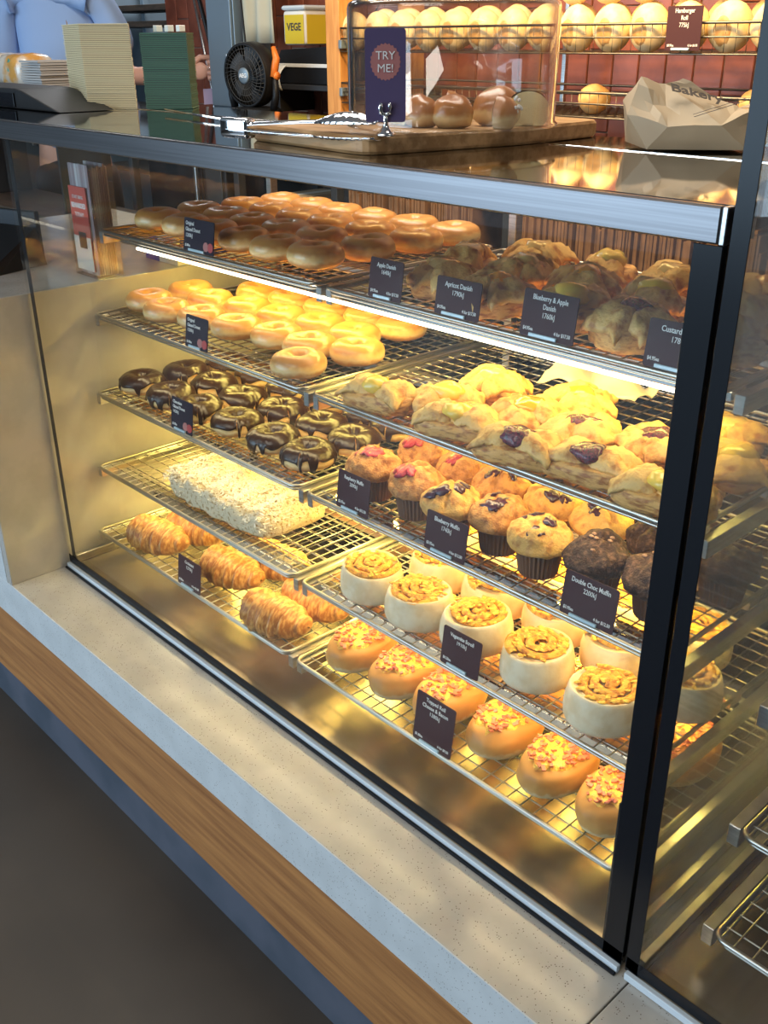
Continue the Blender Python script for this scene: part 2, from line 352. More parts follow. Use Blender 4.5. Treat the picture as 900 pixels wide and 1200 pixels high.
# ------------------------------------------------------------------ room shell
struct(MB().box(-7, 7, -6, 6, -0.1, 0).build('floor', 'floor'))
struct(MB().box(-7, 7, -6, 6, 3.0, 3.1).build('ceiling', 'ceil'))
struct(MB().box(-7, 7, 5.0, 5.1, 0, 3.0).build('wall_back', 'wallgrey'))
struct(MB().box(-7.1, -7, -6, 5.1, 0, 3.0).build('wall_left', 'wallgrey'))
struct(MB().box(-7, -4.6, -6.1, -6, 0, 3.0).build('wall_front', 'wallgrey'))
struct(MB().box(1.6, 7, -6.1, -6, 0, 3.0).build('wall_front_right', 'wallgrey'))
struct(MB().box(7, 7.1, -6, 5.1, 0, 3.0).build('wall_right', 'wallgrey'))
bw = struct(MB().box(-2.19, 2.6, 1.765, 1.9, 0, 3.0).build('wall_behind_counter', 'grout'))
tm = MB().bbox(-0.0415, 0.0415, -0.010, 0.0, -0.1095, 0.1095, b=0.002, seg=1)
tile0 = tm.build('brick', 'brick', bw); first = True
for i in range(46):
    x = -2.145 + i * 0.0875
    for j in range(5):
        z = 0.93 + j * 0.2225 + (0.111 if i % 2 else 0)
        if x > 1.9: continue
        o = tile0 if first else tile0.copy()
        if not first: link(o, bw)
        first = False; o.location = (x, 1.767, z)

# ------------------------------------------------------------------ stone plinth, board and kick
ys = -0.143
struct(MB().bbox(-0.90, 1.555, ys, 0.70, 0.303, 0.403, b=0.0015).build('trim_2', 'stone'))
struct(MB().bbox(1.557, 3.2, ys, 0.70, 0.303, 0.403, b=0.0015).build('trim_1', 'stone'))
struct(MB().bbox(-0.90, 3.2, ys - 0.0015, ys + 0.02, 0.304, 0.4025, b=0.001).build('trim_3', 'stone_edge_daylit'))
struct(MB().bbox(-0.90, 3.2, ys, ys + 0.03, 0.103, 0.3025, b=0.001).build('trim_4', 'wood'))
struct(MB().bbox(-0.90, 3.2, ys + 0.002, ys + 0.03, 0.0, 0.1025, b=0.001).build('trim_5', 'kick'))
struct(MB().box(-0.9, 3.2, ys + 0.03, 0.70, 0.0, 0.303).build('trim_6', 'dark'))
# side stone panel with raised bench at left of the case
struct(MB().bbox(-0.90, -0.004, ys, 0.70, 0.403, 1.045, b=0.0015).build('trim_8', 'stone'))
struct(MB().bbox(-0.90, -0.026, ys - 0.0015, ys + 0.02, 0.403, 1.044, b=0.001).build('trim_7', 'stone_edge_daylit'))

# ------------------------------------------------------------------ display case
def make_case():
    t = thing('display_case', 'long glass fronted pastry display case with a brushed steel top rail', 'display case', (0, 0, 0.403))
    X1 = 1.538; Z = 0.403
    def b(name, mat, *boxes, bev=0.0008):
        m = MB()
        for bx in boxes: m.bbox(bx[0], bx[1], bx[2], bx[3], bx[4] - Z, bx[5] - Z, b=min(bev, 0.4 * min(bx[1] - bx[0], bx[3] - bx[2], bx[5] - bx[4])), seg=1)
        return m.build(name, mat, t)
    b('front_glass', 'glass', (0.0, X1, 0.0, 0.006, 0.410, 1.348))
    b('side_glass', 'glass', (0.0, 0.006, 0.008, 0.62, 1.048, 1.348))
    b('side_glass', 'glass_reflection_haze', (X1 - 0.008, X1 - 0.002, 0.008, 0.62, 0.410, 1.348))
    # black printed borders on the pane
    b('glass_border', 'frit', (0.001, 0.017, 0.0063, 0.0075, 0.411, 1.347))
    b('glass_border', 'frit', (1.508, X1, -0.0012, -0.0002, 0.411, 1.347), (1.530, X1 , 0.0063, 0.030, 0.411, 1.347))
    b('glass_border', 'frit', (0.0, X1, -0.0012, -0.0002, 0.416, 0.436))
    b('bottom_channel', 'seal', (0.002, X1, -0.010, -0.002, 0.404, 0.4155))
    b('channel_shadow_strip', 'frit', (0.002, X1, -0.016, -0.0105, 0.4035, 0.408))  # black strip stands in for the thin shadow along the channel
    b('deck', 'floor_steel', (0.0, X1 - 0.01, 0.010, 0.64, 0.4035, 0.4105))
    b('deck_lip', 'steel', (0.0, 0.012, 0.012, 0.62, 0.4110, 0.430)); b('deck_lip', 'steel', (X1 - 0.022, X1 - 0.010, 0.012, 0.62, 0.4110, 0.430))
    b('top_rail', 'rail', (-0.90, 1.535, -0.006, 0.004, 1.3485, 1.3825), bev=0.002)
    b('rail_end', 'steel', (1.5355, 1.541, -0.006, 0.05, 1.3485, 1.3825))
    b('top_plate', 'mirror', (-0.90, 1.541, 0.0045, 0.335, 1.366, 1.383), (-0.90, 1.541, 0.3375, 0.50, 1.366, 1.3825), bev=0.0012)
    b('top_trim', 'chrome', (-0.90, 1.541, 0.3352, 0.3373, 1.372, 1.3842), bev=0.0006)
    b('corner_post', 'frit', (1.5, 1.515, 0.008, 0.02, 0.411, 0.66))
    for x in (0.012, 0.765, 1.49):
        b('rear_post', 'steel', (x, x + 0.018, 0.62, 0.64, 0.411, 1.3655))
    b('rear_door', 'frit', (0.03, 0.76, 0.645, 0.655, 0.411, 1.12))
    b('rear_door', 'frit', (0.75, 1.49, 0.658, 0.668, 0.411, 1.12))
    # tray brackets and lamp housings, tier by tier
    for n, (z, y) in TIER.items():
        for x in (0.012, 0.735, 0.760, 1.485):
            b('tray_bracket', 'steel', (x, x + 0.014, y + 0.004, 0.61, z - 0.032, z - 0.0075), bev=0.001)
        if n < 5:
            b('lamp_housing', 'chrome', (0.05, 1.47, y + 0.030, y + 0.062, z - 0.030, z - 0.014), bev=0.002)
            b('lamp_housing', 'steel', (0.05, 1.47, 0.345, 0.378, z - 0.030, z - 0.014), bev=0.002)
    z, y = TIER[1]
    b('led_strip', 'led', (0.165, 1.470, y + 0.002, y + 0.008, z - 0.0255, z - 0.0205))
    return t
make_case()

def make_case2():
    t = thing('display_case', 'neighbouring taller glass display case with empty wire racks at the right edge', 'display case', (1.545, 0, 0.403))
    X0 = 1.545; Z = 0.403
    def b(name, mat, *boxes, bev=0.0008):
        m = MB()
        for bx in boxes: m.bbox(bx[0] - X0, bx[1] - X0, bx[2], bx[3], bx[4] - Z, bx[5] - Z, b=min(bev, 0.4 * min(bx[1] - bx[0], bx[3] - bx[2], bx[5] - bx[4])), seg=1)
        return m.build(name, mat, t)
    b('front_glass', 'glass', (X0, 3.05, 0.0, 0.006, 0.410, 2.05))
    b('side_glass', 'glass_reflection_haze', (X0 , X0 + 0.006, 0.008, 0.62, 0.410, 2.05))
    b('glass_border', 'frit', (X0 - 0.001, X0 + 0.018, -0.0012, -0.0002, 0.411, 2.05), (X0 - 0.001, X0, 0.0, 0.022, 0.411, 2.05))
    b('glass_border', 'frit', (X0, 3.05, -0.0012, -0.0002, 0.416, 0.436))
    b('bottom_channel', 'seal', (X0 + 0.004, 3.05, -0.010, -0.002, 0.404, 0.4155))
    b('deck', 'floor_steel', (X0 + 0.008, 3.05, 0.010, 0.64, 0.4035, 0.4105))
    b('deck_lip', 'steel', (X0 + 0.008, X0 + 0.020, 0.012, 0.62, 0.4110, 0.430))
    for n, (z, y) in TIER.items():
        if n < 3: continue
        for x in (1.600, 2.33):
            b('tray_bracket', 'steel', (x, x + 0.016, y + 0.012, 0.61, z - 0.038, z - 0.0075), bev=0.001)
    return t
make_case2()

# ------------------------------------------------------------------ wire trays
TW, TD = 0.712, 0.45
def rrect(w, d, r, n=5):
    pts = []
    for cx, cy, a0 in ((w - r, r, -PI / 2), (w - r, d - r, 0), (r, d - r, PI / 2), (r, r, PI)):
        for k in range(n + 1):
            a = a0 + (PI / 2) * k / n; pts.append((cx + r * math.cos(a), cy + r * math.sin(a)))
    return pts
def make_tray(label, loc):
    t = thing('wire_tray', label, 'wire tray', loc, 0, 'chrome wire trays in the display cases')
    MB().tube([(x, y, -0.0035) for x, y in rrect(TW, TD, 0.016)], 0.0035, 8, closed=True).build('rim', 'wire', t, True)
    m = MB()
    MB_pts = [(x * 0.985 + TW * .0075, y * 0.985 + TD * .0075, -0.0120) for x, y in rrect(TW, TD, 0.014)]
    m.tube(MB_pts, 0.0022, 6, closed=True).build('lower_rim', 'wire', t, True)
    g = MB(); n = 28
    for i in range(1, n): x = TW * i / n; g.tube([(x, 0.002, -0.0052), (x, TD - 0.002, -0.0052)], 0.0013, 5, caps=False)
    for j in range(1, 15): y = TD * j / 15; g.tube([(0.002, y, -0.0076), (TW - 0.002, y, -0.0076)], 0.0013, 5, caps=False)
    stuff(g.build('wire_grid', 'wire', t, True))
    return t
names = {1: 'topmost', 2: 'second highest', 3: 'middle', 4: 'second lowest', 5: 'bottom'}
hold = {(1, 0): 'carrying the dim upper glazed donuts', (1, 1): 'carrying danishes above the lit strip', (2, 0): 'carrying glazed donuts under the lit strip', (2, 1): 'carrying yellow danishes',
        (3, 0): 'carrying chocolate iced donuts', (3, 1): 'carrying muffins', (4, 0): 'carrying one coconut slab, half empty', (4, 1): 'carrying cheese topped scrolls',
        (5, 0): 'carrying croissants', (5, 1): 'carrying cheese and bacon rolls'}
tr0 = None
for n, (z, y) in TIER.items():
    for s, x in ((0, 0.022), (1, 0.762)):
        lab = '%s chrome wire tray on the %s, %s' % (names[n], ('left', 'right')[s], hold[(n, s)])
        if tr0 is None: tr0 = make_tray(lab, (x, y, z)); tkids = [(c, []) for c in children(tr0)]
        else: dup(tr0, (x, y, z), 0, lab, kids=tkids)
for n in (3, 4, 5):
    z, y = TIER[n]
    dup(tr0, (1.622, y, z), 0, '%s empty chrome wire tray inside the right hand neighbouring case' % {3: 'highest', 4: 'middle', 5: 'lowest'}[n], kids=tkids)

# ------------------------------------------------------------------ food builders (each returns a thing at its base)
def nz3(p, s, seed=0): return noise.noise(Vector(p) * s + Vector((seed * 3.1, seed * 1.7, seed)))
def make_donut(kind, seed, label, group):
    rnd = random.Random(seed)
    RM, rh, rv = 0.0285, 0.0225, 0.0215
    wob = [rnd.uniform(-0.05, 0.05) for _ in range(4)]
    def surf(th, ph, off=0.0):
        w = 1 + wob[0] * math.cos(2 * th + seed) + wob[1] * math.cos(3 * th) + 0.05 * nz3((math.cos(th), math.sin(th), ph), 1.3, seed)
        c, s_ = math.cos(ph), math.sin(ph)
        rr = RM + (rh * w + off) * c
        z = (rv * w * (1 + 0.12 * wob[2] * math.cos(th)) + off) * (abs(s_) ** 0.9) * (1 if s_ > 0 else -1)
        if z < 0: z *= 0.85
        z += 0.0010 * nz3((math.cos(th) * 2, math.sin(th) * 2, ph), 2.5, seed + 5)
        return (rr * math.cos(th), rr * math.sin(th), z + rv * 0.86)
    dm = MB().grid(40, 21, lambda u, v: surf(u * 2 * PI, -PI + v * 2 * PI), closeu=True)
    if kind == 'glazed': return tag(dm.build('glazed_donut', 'glazed', None, True), label, 'donut', group)
    t = thing('chocolate_donut', label, 'donut', (0, 0, 0), 0, group)
    dm.build('dough', 'glazed', t, True)
    if kind == 'choc':
        drips = [(rnd.uniform(0, 2 * PI), rnd.uniform(0.08, 0.14), rnd.uniform(0.5, 1.15)) for _ in range(11)]
        def low(th):
            a = 0.22 + 0.16 * math.sin(3 * th + seed) + 0.10 * math.sin(7 * th)
            d = 0
            for c, w, h in drips:
                x = math.atan2(math.sin(th - c), math.cos(th - c)); d = max(d, h * 1.25 * math.exp(-(x / (w * .8)) ** 4))
            return max(a - d, -1.25)
        def f(u, v):
            th = u * 2 * PI; lo = low(th); hi = PI * 0.98
            if v == 0: return surf(th, lo - 0.02, -0.0015)
            q = (v - 0.08) / 0.92; ph = lo + (hi - lo) * max(q, 0)
            return surf(th, ph, 0.0019 + (0.0009 if q < 0.12 else 0))
        MB().grid(96, 16, f, closeu=True).build('chocolate_icing', 'choc', t, True)
    return t
def make_croissant(seed, label, group):
    L = 0.170
    def f(u, v):
        s = -1 + 2 * v; th = u * 2 * PI
        base = 0.040 * max(0.0, 1 - abs(s) ** 2.6) ** 0.55 + 0.0015
        seg = abs(s) * 4.0 + 0.5; fr = seg - math.floor(seg)
        ridge = 1 + 0.36 * (0.5 - fr) * (1 if math.sin(th) > -0.5 else 0.3)
        r = base * ridge * (1 + 0.09 * nz3((s * 3, math.cos(th), math.sin(th)), 1.3, seed))
        y = 0.020 * s * s - 0.006 + r * math.cos(th) * 1.02
        z = r * math.sin(th) * 0.92
        return (L / 2 * s * (1.0 + 0.02 * math.cos(th)), y, max(z, -0.024) + 0.024 - 0.004 * abs(s) ** 3)
    return tag(MB().grid(28, 61, f, closeu=True).build('croissant', 'croissant', None, True), label, 'croissant', group)
def make_danish(kind, seed, label, group, long=False):
    t = thing('danish_pastry', label, 'danish', (0, 0, 0), 0, group); rnd = random.Random(seed)
    hx, hy, H = (0.066, 0.040, 0.036) if long else (0.050, 0.047, 0.036)
    def base(u, v):
        a = u * 2 * PI; q = v
        c, s_ = math.cos(a), math.sin(a); k = 1.0 / (abs(c) ** 3.2 + abs(s_) ** 3.2) ** (1 / 3.2)
        if q < 0.5:
            rr = q * 2; z = 0.0 if rr < 0.97 else 0.002; rad = rr * 0.93
        else:
            w = (q - 0.5) * 2; ang = w * PI / 2; rad = 0.93 * math.cos(ang) ** 0.55 + 0.07 * math.sin(PI * w); z = H * 0.80 * math.sin(ang) ** 0.6
            z *= 1 - 0.28 * (1 - rad)
        n = nz3((c * rad * 2, s_ * rad * 2, z * 30), 1.6, seed)
        m = 1 + 0.10 * n
        lay = 0.0012 * math.sin(z * 900 + 3 * n)
        return (c * rad * k * (hx + lay) * m, s_ * rad * k * (hy + lay) * m, z * (1 + 0.12 * n))
    MB().grid(44, 22, base, closeu=True).build('base', 'puff', t, True)
    def flap(ang, L, wd, h, sd, zt):
        ca, sa = math.cos(ang), math.sin(ang)
        def f(u, v, top):
            x = (u - 0.5) * 2; tt = v
            wv = wd * (1.12 - 0.30 * tt) * (1 + 0.10 * nz3((u * 3, v * 3, 1), 1.4, sd))
            dist = L * (1 - tt) + 0.004 * math.sin(u * 9 + sd)
            z = 0.006 + h * .86 * math.sin(PI * (0.12 + 0.56 * tt)) ** .8 * (1 - 0.16 * x * x - .25 * x ** 6) + 0.0035 * nz3((u * 5, v * 4, 0), 1.3, sd) + 0.0013 * math.sin(v * 34 + sd + u * 3)
            z -= 0.010 * tt ** 3
            if not top: z -= 0.006
            px, py = dist, x * wv
            return (px * ca - py * sa, (px * sa + py * ca) * (hy / 0.047 if not long else 0.9), max(z, 0.001) + zt)
        g = MB(); nu, nv = 15, 13
        vt = [f(i / (nu - 1), j / (nv - 1), True) for j in range(nv) for i in range(nu)]
        vb = [f(i / (nu - 1), j / (nv - 1), False) for j in range(nv) for i in range(nu)]
        fs = []
        o = nu * nv
        for j in range(nv - 1):
            for i in range(nu - 1):
                a = j * nu + i; fs += [(a, a + 1, a + nu + 1, a + nu), (o + a + nu, o + a + nu + 1, o + a + 1, o + a)]
        for i in range(nu - 1): fs += [(i + 1, i, o + i, o + i + 1), ((nv - 1) * nu + i, (nv - 1) * nu + i + 1, o + (nv - 1) * nu + i + 1, o + (nv - 1) * nu + i)]
        for j in range(nv - 1): a = j * nu; b_ = a + nu - 1; fs += [(a, a + nu, o + a + nu, o + a), (b_ + nu, b_, o + b_, o + b_ + nu)]
        g.add(vt + vb, fs).build('folded_flap', 'puff_side', t, True)
    if long:
        for a in (0.0, PI): flap(a + rnd.uniform(-.1, .1), 0.058, 0.037, 0.046, seed + a, 0.0)
    else:
        a0 = PI / 4 if seed % 2 else 0.1
        for k in range(4 if seed % 3 else 2):
            flap(a0 + k * (PI / 2 if seed % 3 else PI) + rnd.uniform(-.12, .12), 0.052, 0.031, rnd.uniform(0.040, 0.048), seed + k * 2.3, 0.0005 * k)
    fm = {'custard': 'custard', 'apricot': 'apricot', 'berry': 'berry_fill', 'apple': 'apple'}[kind]
    fb = MB(); fb.blob((0.0, -0.006, 0.034), 0.024, 1.1 if not long else 1.0, 0.95, 0.55, 14, 9, 0.35, seed); fb.build('filling', fm, t, True)
    return t
def make_muffin(kind, seed, label, group):
    t = thing('muffin', label, 'muffin', (0, 0, 0), 0, group); rnd = random.Random(seed)
    def cs(v, th, i):
        k = 1 + 0.035 * (1 if (round(th / (2 * PI) * 64) % 2) else -1); return Vector((v.x * k, v.y * k, v.z))
    MB().lathe([(0.027, 0.0), (0.0285, 0.002), (0.031, 0.020), (0.034, 0.042), (0.0355, 0.050)], 64, fn=cs).build('paper_case', 'muffin_case', t, False)
    prof = [(0.034, 0.043), (0.041, 0.042), (0.0465, 0.047), (0.048, 0.054), (0.0455, 0.063), (0.040, 0.071), (0.031, 0.079), (0.020, 0.085), (0.010, 0.088), (0.003, 0.0885)]
    pr = []
    for i in range(len(prof) - 1):
        for k in range(3): q = k / 3; pr.append((prof[i][0] * (1 - q) + prof[i + 1][0] * q, prof[i][1] * (1 - q) + prof[i + 1][1] * q))
    pr.append(prof[-1])
    crack = rnd.uniform(0, PI)
    amp = 0.20 if kind == 'chocolate' else 0.15
    def cr(v, th, i):
        n = nz3((v.x * 30, v.y * 30, v.z * 30), 1.0, seed); n2 = nz3((v.x * 95, v.y * 95, v.z * 95), 1.0, seed + 3)
        r = math.hypot(v.x, v.y)
        m = 1 + amp * n + 0.06 * n2
        z = v.z + (0.007 * n + 0.0035 * n2) * (1 if r < 0.046 else 0.4)
        dd = abs(v.x * math.sin(crack) - v.y * math.cos(crack) + 0.006 * n)
        if v.z > 0.060: z -= 0.008 * math.exp(-(dd / 0.0030) ** 2)
        return Vector((v.x * m, v.y * m, z))
    MB().lathe(pr, 48, fn=cr).build('crown', {'raspberry': 'muffin', 'blueberry': 'muffin' if seed % 2 else 'muffin_gold', 'chocolate': 'choc_muffin'}[kind], t, True)
    if kind != 'chocolate':
        for k in range(4 if kind == 'blueberry' else 3):
            a = rnd.uniform(0, 2 * PI) if k else -1.2 + rnd.uniform(-.5, .5); r = rnd.uniform(0.012, 0.034)
            zz = 0.088 - 0.018 * (r / 0.040) ** 2.2
            sl = 1.0 * r / 0.040
            rot = Vector((0, 0, 1)).rotation_difference(Vector((math.cos(a) * sl, math.sin(a) * sl, 1))).to_matrix() @ Matrix.Rotation(rnd.uniform(0, 3), 3, 'Z')
            MB().blob((r * math.cos(a), r * math.sin(a), zz - 0.0015), 0.0100, rnd.uniform(1.0, 1.7), 1.0, 0.42, 14, 8, 0.7, seed + k, rot).build('berry', kind if kind == 'raspberry' else 'blueberry', t, True)
    else:
        m = MB()
        for k in range(7):
            a = rnd.uniform(0, 2 * PI); r = rnd.uniform(0.008, 0.036); m.blob((r * math.cos(a), r * math.sin(a), 0.089 - 0.020 * (r / 0.040) ** 2.2), 0.0032, 1.3, 1, .7, 6, 4, .2, k)
        stuff(m.build('chocolate_chips', 'bacon' if False else 'choc_chip', t, True))
    return t
M['choc_chip'] = pbr('choc_chip', (0.30, 0.16, 0.10), 0.4)
def make_scroll(seed, label, group):
    t = thing('cheese_scroll', label, 'bread scroll', (0, 0, 0), 0, group)
    def w(v, th, i):
        k = 1 + 0.035 * math.sin(2 * th + seed) + 0.02 * nz3((v.x * 20, v.y * 20, v.z * 20), 1, seed)
        return Vector((v.x * k, v.y * k, v.z * (1 + 0.05 * math.sin(th + seed))))
    pr = [(0.050, 0.0), (0.055, 0.002), (0.0575, 0.008), (0.0580, 0.018), (0.0572, 0.032), (0.0545, 0.043), (0.0530, 0.049), (0.0512, 0.0530), (0.0490, 0.0540), (0.047, 0.0525), (0.044, 0.0515), (0.02, 0.0515), (0.001, 0.0515)]
    MB().lathe(pr, 44, fn=w).build('dough', 'scroll_dough', t, True)
    def sp(u, v):
        th = u * 2 * PI * 2.6 + seed; r = 0.005 + 0.0405 * u; ph = v * 2 * PI; q = 0.0072
        n = nz3((math.cos(th) * r * 60, math.sin(th) * r * 60, ph), 1, seed)
        rr = r + q * math.cos(ph) * (1 + .3 * n)
        return (rr * math.cos(th), rr * math.sin(th), 0.0520 + 0.008 * (1 - u) + q * 0.62 * math.sin(ph) * (1 + .4 * n) + 0.002 * n)
    MB().grid(110, 9, sp).build('cheese_spiral', 'cheese_top', t, True)
    rnd = random.Random(seed); m = MB()
    for k in range(60):
        a = rnd.uniform(0, 2 * PI); r = 0.046 * math.sqrt(rnd.random()); m.blob((r * math.cos(a), r * math.sin(a), 0.0560 + 0.007 * (1 - r / 0.046)), rnd.uniform(.002, .0045), 1.6, 1, .45, 7, 5, .5, k)
    stuff(m.build('cheese_crumbs', 'melted', t, True))
    return t
def make_roll(seed, label, group):
    t = thing('topped_roll', label, 'bread roll', (0, 0, 0), 0, group); rnd = random.Random(seed)
    a_, b_, H = 0.050, 0.076, 0.064
    def f(u, v):
        th = u * 2 * PI; ph = -PI / 2 + v * PI
        c, s_ = math.cos(ph), math.sin(ph)
        n = nz3((math.cos(th) * c, math.sin(th) * c, s_), 1.6, seed)
        x = a_ * math.cos(th) * max(c, 0) ** 0.5; y = b_ * math.sin(th) * max(c, 0) ** 0.55
        z = H / 2 * (abs(s_) ** 0.85) * (1 if s_ > 0 else -1)
        z += 0.004 * n
        sl = math.exp(-((x + 0.0 - 0.010) / 0.004) ** 2) * (1 if y < -0.030 and z > -0.01 else 0)
        return (x * (1 + .04 * n), y * (1 + .04 * n) + 0.004 * sl, max(z, -H / 2 * 0.93) + H / 2 * 0.93)
    MB().grid(40, 25, f, closeu=True).build('crust', 'roll', t, True)
    def g(u, v):
        th = u * 2 * PI; k = v * (0.80 + 0.26 * nz3((math.cos(th) * 2, math.sin(th) * 2, 0), 1.5, seed + 4))
        x = a_ * k * math.cos(th) * 0.97; y = b_ * k * math.sin(th) * 0.97
        q = min(0.9999, math.hypot(x / a_, y / b_)); z = H / 2 * (1 - q ** 4.0) ** 0.425 + H / 2 * 0.93
        n = nz3((x * 90, y * 90, 0), 1, seed)
        return (x, y, z + 0.0028 + 0.0036 * n - (0.005 if v > 0.97 else 0))
    MB().grid(40, 14, g, closeu=True).build('melted_cheese', 'melted', t, True)
    m = MB()
    for k in range(90):
        th = rnd.uniform(0, 2 * PI); q = math.sqrt(rnd.random()) * 0.80; x = a_ * q * math.cos(th); y = b_ * q * math.sin(th)
        z = H / 2 * (1 - q ** 4.0) ** 0.425 + H / 2 * 0.93 + 0.0052
        mt = Matrix.Translation((x, y, z)) @ Euler((rnd.uniform(-.5, .5), rnd.uniform(-.5, .5), rnd.uniform(0, 3))).to_matrix().to_4x4()
        s1, s2 = rnd.uniform(.0022, .0050), rnd.uniform(.0018, .0032); m.box(-s1, s1, -s2, s2, -.0012, .0012, mt)
    stuff(m.build('bacon_bits', 'bacon', t))
    return t

def place(builders, spots, cat_label, z):
    """builders: list of functions making a fresh thing; spots: (x, y, yaw, label)"""
    protos = []
    for i, (x, y, rz, lab) in enumerate(spots):
        k = i % len(builders)
        if i < len(builders):
            o = builders[k](lab); o.location = (x, y, z); o.rotation_euler = (0, 0, rz)
            protos.append((o, [(c, []) for c in children(o)]))
        else:
            o, kids = protos[k]; dup(o, (x, y, z), rz, lab, kids=kids)
    return protos
def rows(spec, fmt, seed=3, jit=0.006):
    """spec: list of (row name, [(x,y), ...]) -> spots with an ordinal label"""
    rnd = random.Random(seed); out = []
    for rn, pts in spec:
        for i, p in enumerate(pts):
            x, y = p[0], p[1]
            out.append((x + rnd.uniform(-jit, jit) * .6, y + rnd.uniform(-jit, jit) * .6, rnd.uniform(0, 6.28), fmt % (ORD[i], rn)))
    return out

# dim top left tray
zt = {n: TIER[n][0] + 0.0004 for n in TIER}
sp1 = rows([('front row', [(0.115, 0.262), (0.222, 0.258), (0.328, 0.252), (0.435, 0.248), (0.540, 0.245), (0.645, 0.250)]),
            ('second row', [(0.100, 0.372), (0.207, 0.368), (0.313, 0.362), (0.420, 0.358), (0.527, 0.356), (0.655, 0.362)]),
            ('third row', [(0.112, 0.480), (0.218, 0.476), (0.325, 0.470), (0.432, 0.466), (0.545, 0.466), (0.662, 0.472)]),
            ('back row', [(0.120, 0.580), (0.228, 0.578), (0.335, 0.574), (0.445, 0.572), (0.555, 0.572), (0.668, 0.575)])],
           'glazed ring donut, %s from left in %s of dim top left tray')
g1 = [lambda lab, s=s: make_donut('glazed', s, lab, 'glazed donuts on the top tray') for s in (1, 2, 3, 4, 5)]
P1 = place(g1, sp1, '', zt[1])
sp2 = rows([('front row', [(0.085, 0.235), (0.186, 0.215), (0.292, 0.232), (0.398, 0.240), (0.500, 0.262), (0.603, 0.262), (0.672, 0.178)]),
            ('second row', [(0.080, 0.343), (0.184, 0.330), (0.290, 0.345), (0.397, 0.350), (0.502, 0.370), (0.606, 0.370), (0.692, 0.298)]),
            ('back row', [(0.190, 0.452), (0.300, 0.458), (0.410, 0.462), (0.520, 0.476), (0.626, 0.476), (0.675, 0.400)][:5])],
           'lit golden glazed donut, %s from left in %s of second left tray')
for s in sp2: pass
g2 = [lambda lab, s=s: make_donut('glazed', s, lab, 'golden glazed donuts under the lit strip') for s in (11, 12, 13, 14)]
place(g2, sp2, '', zt[2])
sp3 = rows([('front row', [(0.100, 0.190), (0.204, 0.186), (0.310, 0.180), (0.414, 0.190), (0.517, 0.192), (0.618, 0.188), (0.689, 0.186 + .098)][:6] + [(0.684, 0.2)][:0]),
            ('second row', [(0.105, 0.298), (0.212, 0.294), (0.317, 0.290), (0.422, 0.298), (0.528, 0.300), (0.640, 0.296)]),
            ('back row', [(0.115, 0.405), (0.225, 0.402), (0.330, 0.400), (0.436, 0.406), (0.542, 0.408), (0.655, 0.405)])],
           'chocolate iced donut, %s from left in %s of middle left tray')
# spread the rows to the full tray width
sp3 = [(0.095 + (x - 0.100) * 1.13, y, r, l) for x, y, r, l in sp3]
sp3 = [(min(x, 0.682), y, r, l) for x, y, r, l in sp3]
g3 = [lambda lab, s=s: make_donut('choc', s, lab, 'chocolate iced donuts') for s in (21, 22, 23, 24, 25, 26)]
place(g3, sp3, '', zt[3])
# coconut slab on the second lowest left tray
slab = thing('coconut_slab_bun', 'long pull-apart bun slab crusted with pale shredded coconut on left tray', 'bread slab', (0.425, 0.218, zt[4]), 0.03)
def fs(u, v):
    a = u * 2 * PI; c, s_ = math.cos(a), math.sin(a); k = 1.0 / (abs(c) ** 4.5 + abs(s_) ** 4.5) ** (1 / 4.5)
    if v < 0.25: rad = v * 4 * 0.96; z = 0.0
    else:
        w_ = (v - 0.25) / 0.75
        if w_ < 0.4: an = w_ / 0.4 * PI / 2; rad = 0.96 + 0.04 * math.sin(PI * w_ / 0.4) - 0.10 * (1 - math.cos(an)); z = 0.046 * math.sin(an)
        else: rad = 0.86 * (1 - (w_ - 0.4) / 0.6); z = 0.046 + 0.012 * (1 - (rad / .86) ** 2)
    x = c * rad * k * 0.182; y = s_ * rad * k * 0.096
    lob = 0.0045 * math.cos(x * 2 * PI / 0.073) * (1 if z > 0.01 else 0.3) + 0.0025 * math.cos(y * 2 * PI / 0.096)
    n = nz3((x * 26, y * 26, z * 26), 1, 2); n2 = nz3((x * 90, y * 90, z * 90), 1, 5)
    return (x * (1 + .03 * n), y * (1 + .05 * n + 0.02 * math.cos(x * 2 * PI / 0.073)), max(0, z + (lob * 1.5 + 0.008 * n + 0.0045 * n2) * min(1, z / 0.02)))
MB().grid(140, 70, fs, closeu=True).build('bun', 'coconut', slab, True)
fl = MB(); rnd = random.Random(5)
for k in range(2600):
    x = rnd.uniform(-.178, .178); y = rnd.uniform(-.094, .094); edge = max(abs(x) / .182, abs(y) / .096)
    z = 0.0525 + .006 * (1 - edge) if edge < .85 else 0.051 - (edge - .85) / .15 * rnd.uniform(0.012, .045)
    lob = 0.0045 * math.cos(x * 2 * PI / 0.073) + 0.0025 * math.cos(y * 2 * PI / 0.096) + 0.005 * nz3((x * 26, y * 26, .05 * 26), 1, 2)
    mt = Matrix.Translation((x, y, z + lob * .9 + .001)) @ Euler((rnd.uniform(-.7, .7), rnd.uniform(-.7, .7), rnd.uniform(0, 6))).to_matrix().to_4x4()
    fl.box(-.0045, .0045, -.0011, .0011, -.0005, .0005, mt)
stuff(fl.build('coconut_shreds', 'flakes', slab))
